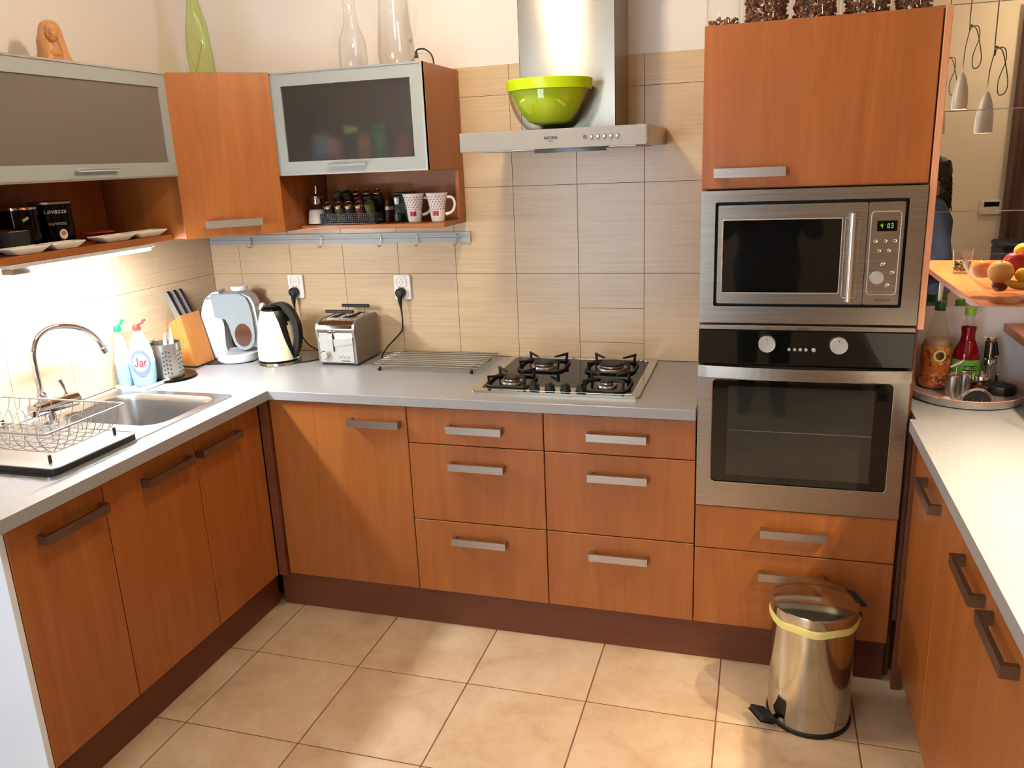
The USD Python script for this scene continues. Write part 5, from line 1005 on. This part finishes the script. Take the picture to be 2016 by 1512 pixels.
# pendant lamps: built once, then copied
def pendant(label, loc, cord, knot):
    t = thing('pendant_lamp', label, 'pendant lamp', loc, 0, group='pendant lamps over the bar table')
    o = [(.0325, 0), (.0330, .03), (.0310, .07), (.0255, .105), (.0170, .135), (.0085, .152), (.005, .156)]
    t.part('shade', lathe(o + [(r_ - .0016, max(z - .001, 0)) for r_, z in o[::-1][1:]] + [(.0325, 0)], 36), 'alu_lamp', smooth=40, label='slim silver bullet-shaped shade')
    t.part('bulb', sph(.017, (0, 0, .040), 2), 'bulb_pendant', smooth=True, label='glowing bulb')
    k = knot - .156
    t.part('cord', cat(tube(spl([(0, 0, .155), (.002, 0, .155 + k * .5), (.012, 0, .155 + k * .9), (.018, 0, .155 + k)], 6), .0022, 6),
        tube(spl([(.018, 0, knot), (.045, .006, knot - .004), (.052, .008, knot - .05), (.034, .006, knot - .12), (.040, 0, knot - .17), (.062, -.004, knot - .168), (.070, -.004, knot - .13), (.052, -.002, knot - .05), (.036, 0, knot - .008), (.018, 0, knot)], 7), .0022, 6),
        tube(spl([(.018, 0, knot), (.010, 0, knot + .03), (.008, 0, cord)], 4), .0022, 6)), 'cord', label='grey cord tied up in a loop')
    t.part('knot', cat(sph(.0075, (.017, 0, knot), 1, (1, .8, 1.2))), 'cord')
    t.part('ceiling_rose', lathe([(0, cord), (.035, cord), (.035, cord + .012), (.028, cord + .02), (0, cord + .02)], 28, (.008, 0, 0)), 'alu_lamp')
    return t
pendant('silver pendant lamp farthest from the mirror, half hidden by the oven column', (3.15, -2.01, 1.713), H - 1.713 - .0205, .36)
pendant('silver pendant lamp hanging highest, middle one of the row', (3.15, -1.553, 1.813), H - 1.813 - .0205, .345)
pendant('silver pendant lamp nearest the mirror, hanging lower than the middle one', (3.15, -1.063, 1.703), H - 1.703 - .0205, .315)

# rear wall things seen in the mirror
th = thing('thermostat', 'cream wall thermostat with dark display, seen in the mirror', 'thermostat', (3.945, YR + .0005, 1.19)); th.part('case', box(-.075, .075, 0, .025, -.055, .055, .006), 'thermostat', smooth=False); th.part('display', box(-.050, .050, .0245, .0265, .005, .040, .001), 'black_gloss', smooth=False)
def drape(name, label, x0, x1, m):
    xs = np.linspace(x0, x1, 60); y = YR + .06 + .03 * np.sin((xs - x0) * 60) + .01 * np.sin(xs * 23)
    p = Polygon(list(zip(xs, y)) + list(zip(xs[::-1], y[::-1] - .006))); single(name, prism(p, 2.55, 'xy', .02), m, label, 'curtain', smooth=40)
drape('curtain', 'dark brown curtain on the rear wall, seen in the mirror', 4.01, 4.32, 'curtain'); drape('curtain', 'pinkish brown curtain beside the dark one on the rear wall', 4.325, 5.1, 'curtain_light')
bx_ = thing('storage_box', 'tall dark blue box on the floor below the thermostat', 'box', (4.075, YR + .30, 0)); bx_.part('body', box(-.13, .13, -.16, .16, 0, .93, .01), 'blue_box', smooth=False); bx_.part('lid', box(-.135, .135, -.165, .165, .9302, .97, .012), 'blue_box', smooth=False)

# ------------------------------------------------------------------ people
def bones(J, B, res, it, grow=0.0):
    acc = None
    for a, b in B:
        pa_, ra = np.array(J[a][:3]), J[a][3] + grow; pb_, rb = np.array(J[b][:3]), J[b][3] + grow
        h_ = m3.Manifold.hull_points(np.vstack([sph(ra, pa_, 2).vertices, sph(rb, pb_, 2).vertices])); acc = h_ if acc is None else acc + h_
    m = man(acc.refine_to_length(res)); m = trimesh.Trimesh(m.vertices, m.faces, process=True); trimesh.smoothing.filter_taubin(m, iterations=it); return m
def person(label, loc, rz, height, top_m, leg_m, arms, hairlong, lean=0.0):
    s = height / 1.70; t = thing('person', label, 'person', loc, rz, rx=lean)
    J = {k: tuple(np.array(v) * s) for k, v in {
        'head': (0, -.015, 1.585, .088), 'crown': (0, .015, 1.605, .090), 'jaw': (0, -.045, 1.525, .052), 'neck': (0, .015, 1.46, .052), 'nb': (0, .02, 1.40, .056), 'ch_l': (.095, .01, 1.30, .10), 'ch_r': (-.095, .01, 1.30, .10), 'sh_l': (.165, .015, 1.375, .058), 'sh_r': (-.165, .015, 1.375, .058),
        'wa_l': (.070, .0, 1.08, .092), 'wa_r': (-.070, .0, 1.08, .092), 'hp_l': (.085, .01, .92, .105), 'hp_r': (-.085, .01, .92, .105), 'th_l': (.092, 0, .84, .090), 'th_r': (-.092, 0, .84, .090), 'kn_l': (.098, -.01, .48, .056), 'kn_r': (-.098, -.01, .48, .056), 'cf_l': (.098, .01, .36, .054), 'cf_r': (-.098, .01, .36, .054), 'an_l': (.10, .015, .085, .038), 'an_r': (-.10, .015, .085, .038),
        'he_l': (.10, .04, .035, .034), 'he_r': (-.10, .04, .035, .034), 'to_l': (.115, -.14, .027, .026), 'to_r': (-.115, -.14, .027, .026), 'ear_l': (.088, .0, 1.57, .018), 'ear_r': (-.088, .0, 1.57, .018), 'nose': (0, -.108, 1.56, .012), 'nose2': (0, -.098, 1.59, .010)}.items()}
    for side, (el, wr) in arms.items():
        J['el_' + side] = (*(np.array(el) * s), .041 * s); J['wr_' + side] = (*(np.array(wr) * s), .027 * s)
    B = [('head', 'crown'), ('head', 'jaw'), ('crown', 'neck'), ('neck', 'nb'), ('nb', 'ch_l'), ('nb', 'ch_r'), ('ch_l', 'ch_r'), ('nb', 'sh_l'), ('nb', 'sh_r'), ('ch_l', 'wa_l'), ('ch_r', 'wa_r'), ('wa_l', 'wa_r'), ('ch_l', 'wa_r'), ('ch_r', 'wa_l'), ('wa_l', 'hp_l'), ('wa_r', 'hp_r'), ('hp_l', 'hp_r'), ('hp_l', 'th_l'), ('hp_r', 'th_r'), ('nose', 'nose2'), ('head', 'nose2')]
    B += [('ear_l', 'ear_l'), ('ear_r', 'ear_r')]
    legs = []; armsb = []
    for q in 'lr':
        legs += [('th_' + q, 'kn_' + q), ('kn_' + q, 'cf_' + q), ('cf_' + q, 'an_' + q)]; armsb += [('sh_' + q, 'el_' + q), ('el_' + q, 'wr_' + q), ('sh_' + q, 'ch_' + q)]
    feet = [('an_' + q, 'he_' + q) for q in 'lr'] + [('he_' + q, 'to_' + q) for q in 'lr']
    hand = []
    for q in 'lr':      # palm and five fingers
        w_ = np.array(J['wr_' + q][:3]); d_ = w_ - np.array(J['el_' + q][:3]); d_ /= np.linalg.norm(d_); sgn = 1 if q == 'l' else -1
        sd_ = np.cross(d_, (sgn, 0, 0)); sd_ /= np.linalg.norm(sd_) + 1e-9; nn_ = np.cross(sd_, d_)
        for k, (o, ln) in enumerate(((-.030, .066), (-.010, .076), (.010, .072), (.028, .056))):
            b0 = w_ + d_ * .085 * s + sd_ * o * s; b1_ = b0 + (d_ * .6 - nn_ * .25 * sgn) * ln * s; b2_ = b1_ + (d_ * .35 - nn_ * .45 * sgn) * ln * .8 * s
            for n_, p_, r_ in (('a', b0, .011), ('b', b1_, .009), ('c', b2_, .0075)): J['f%s%d%s' % (q, k, n_)] = (*p_, r_ * s)
            hand += [('wr_' + q, 'f%s%da' % (q, k)), ('f%s%da' % (q, k), 'f%s%db' % (q, k)), ('f%s%db' % (q, k), 'f%s%dc' % (q, k))]
        t0 = w_ + d_ * .03 * s - sd_ * .025 * s; t1 = t0 + (d_ * .6 - sd_ * .6) * .045 * s; t2 = t1 + (d_ * .8 - sd_ * .15) * .035 * s
        for n_, p_, r_ in (('a', t0, .014), ('b', t1, .011), ('c', t2, .009)): J['t%s%s' % (q, n_)] = (*p_, r_ * s)
        hand += [('wr_' + q, 't%sa' % q), ('t%sa' % q, 't%sb' % q), ('t%sb' % q, 't%sc' % q)]
    t.part('body', bones(J, B + legs + armsb + feet + hand, .02, 5), 'skin', smooth=True)
    bp_ = t.path + '/body'
    up_ = [b for b in B if not ({'head', 'crown', 'jaw', 'nose', 'nose2', 'ear_l', 'ear_r', 'neck'} & set(b))] + armsb
    t.part('jacket', bones(J, up_, .03, 4, .014), top_m, parent=bp_, smooth=True, label='loose top')
    t.part('collar', rot(lathe([(.060 * s, 0), (.072 * s, .0), (.066 * s, .05 * s), (.056 * s, .05 * s)], 24), 'x', .2).apply_translation((0, .02 * s, 1.415 * s)), top_m, parent=bp_)
    t.part('trousers', bones(J, [('hp_l', 'hp_r'), ('hp_l', 'th_l'), ('hp_r', 'th_r'), ('wa_l', 'hp_l'), ('wa_r', 'hp_r')] + legs, .03, 4, .010), leg_m, parent=bp_, smooth=True)
    t.part('shoes', bones(J, feet, .012, 3, .006), 'shoe', parent=bp_, smooth=True)
    for sx_ in (-1, 1): t.part('eye', sph(.011 * s, (sx_ * .032 * s, -.094 * s, 1.592 * s), 2), 'white', parent=bp_, smooth=True)
    t.part('mouth', sph(.018 * s, (0, -.096 * s, 1.520 * s), 2, (1, .4, .3)), 'pink_pack', parent=bp_, smooth=True)
    g = np.random.default_rng(4); hh = [sph(.098 * s, (0, .022 * s, 1.615 * s), 3, (1, 1.02, .98))]
    hm_ = hh[0]; v = hm_.vertices; keep = ~((v[:, 1] < -.045 * s) & (v[:, 2] < 1.645 * s)) & ~((np.abs(v[:, 0]) > .066 * s) & (v[:, 2] < 1.60 * s) & (v[:, 1] < .035 * s)); fm = keep[hm_.faces].all(1); cap_ = trimesh.Trimesh(v, hm_.faces[fm], process=False)
    cap_.vertices = cap_.vertices + (meshkit.noise(cap_.vertices * 60, 3)[:, None] - .5) * .014 * s
    lk = []
    for k in range(110 if hairlong else 40):
        a = g.uniform(.45, PI - .45); r0 = .080 * s; z0_ = (1.56 + g.uniform(-.06, .12)) * s; x_, y_ = math.cos(a) * r0, .02 * s + math.sin(a) * r0; Lh = (.17 if hairlong else .04) * g.uniform(.6, 1.1) * s
        pts_ = [(x_ * (1 + .12 * u) + .012 * s * math.sin(9 * u + k), y_ + (.012 * u + .012 * math.cos(8 * u + k)) * s, z0_ - Lh * u) for u in np.linspace(0, 1, 9)]
        lk.append(tube(pts_, np.linspace(.0085, .002, 9) * s, 5))
    t.part('hair', cat(cap_, *lk), 'hair', parent=bp_, smooth=True, label='dark curly hair')
    return t
person('person with dark curly hair and blue denim shirt standing at the bar table end', (3.352, -2.72, .012), math.radians(-84), 1.575, 'denim', 'denim_dark', {'l': ((.23, .06, 1.10), (.22, -.12, .94)), 'r': ((-.23, .06, 1.10), (-.20, -.14, .96))}, True, math.radians(3.5))
person('person in dark trousers behind the camera, reflected in the oven door', (2.36, -3.60, 0), math.radians(180), 1.74, 'sweater', 'denim_dark', {'l': ((.26, -.12, 1.16), (.10, -.34, 1.36)), 'r': ((-.26, -.12, 1.16), (-.10, -.34, 1.36))}, False)
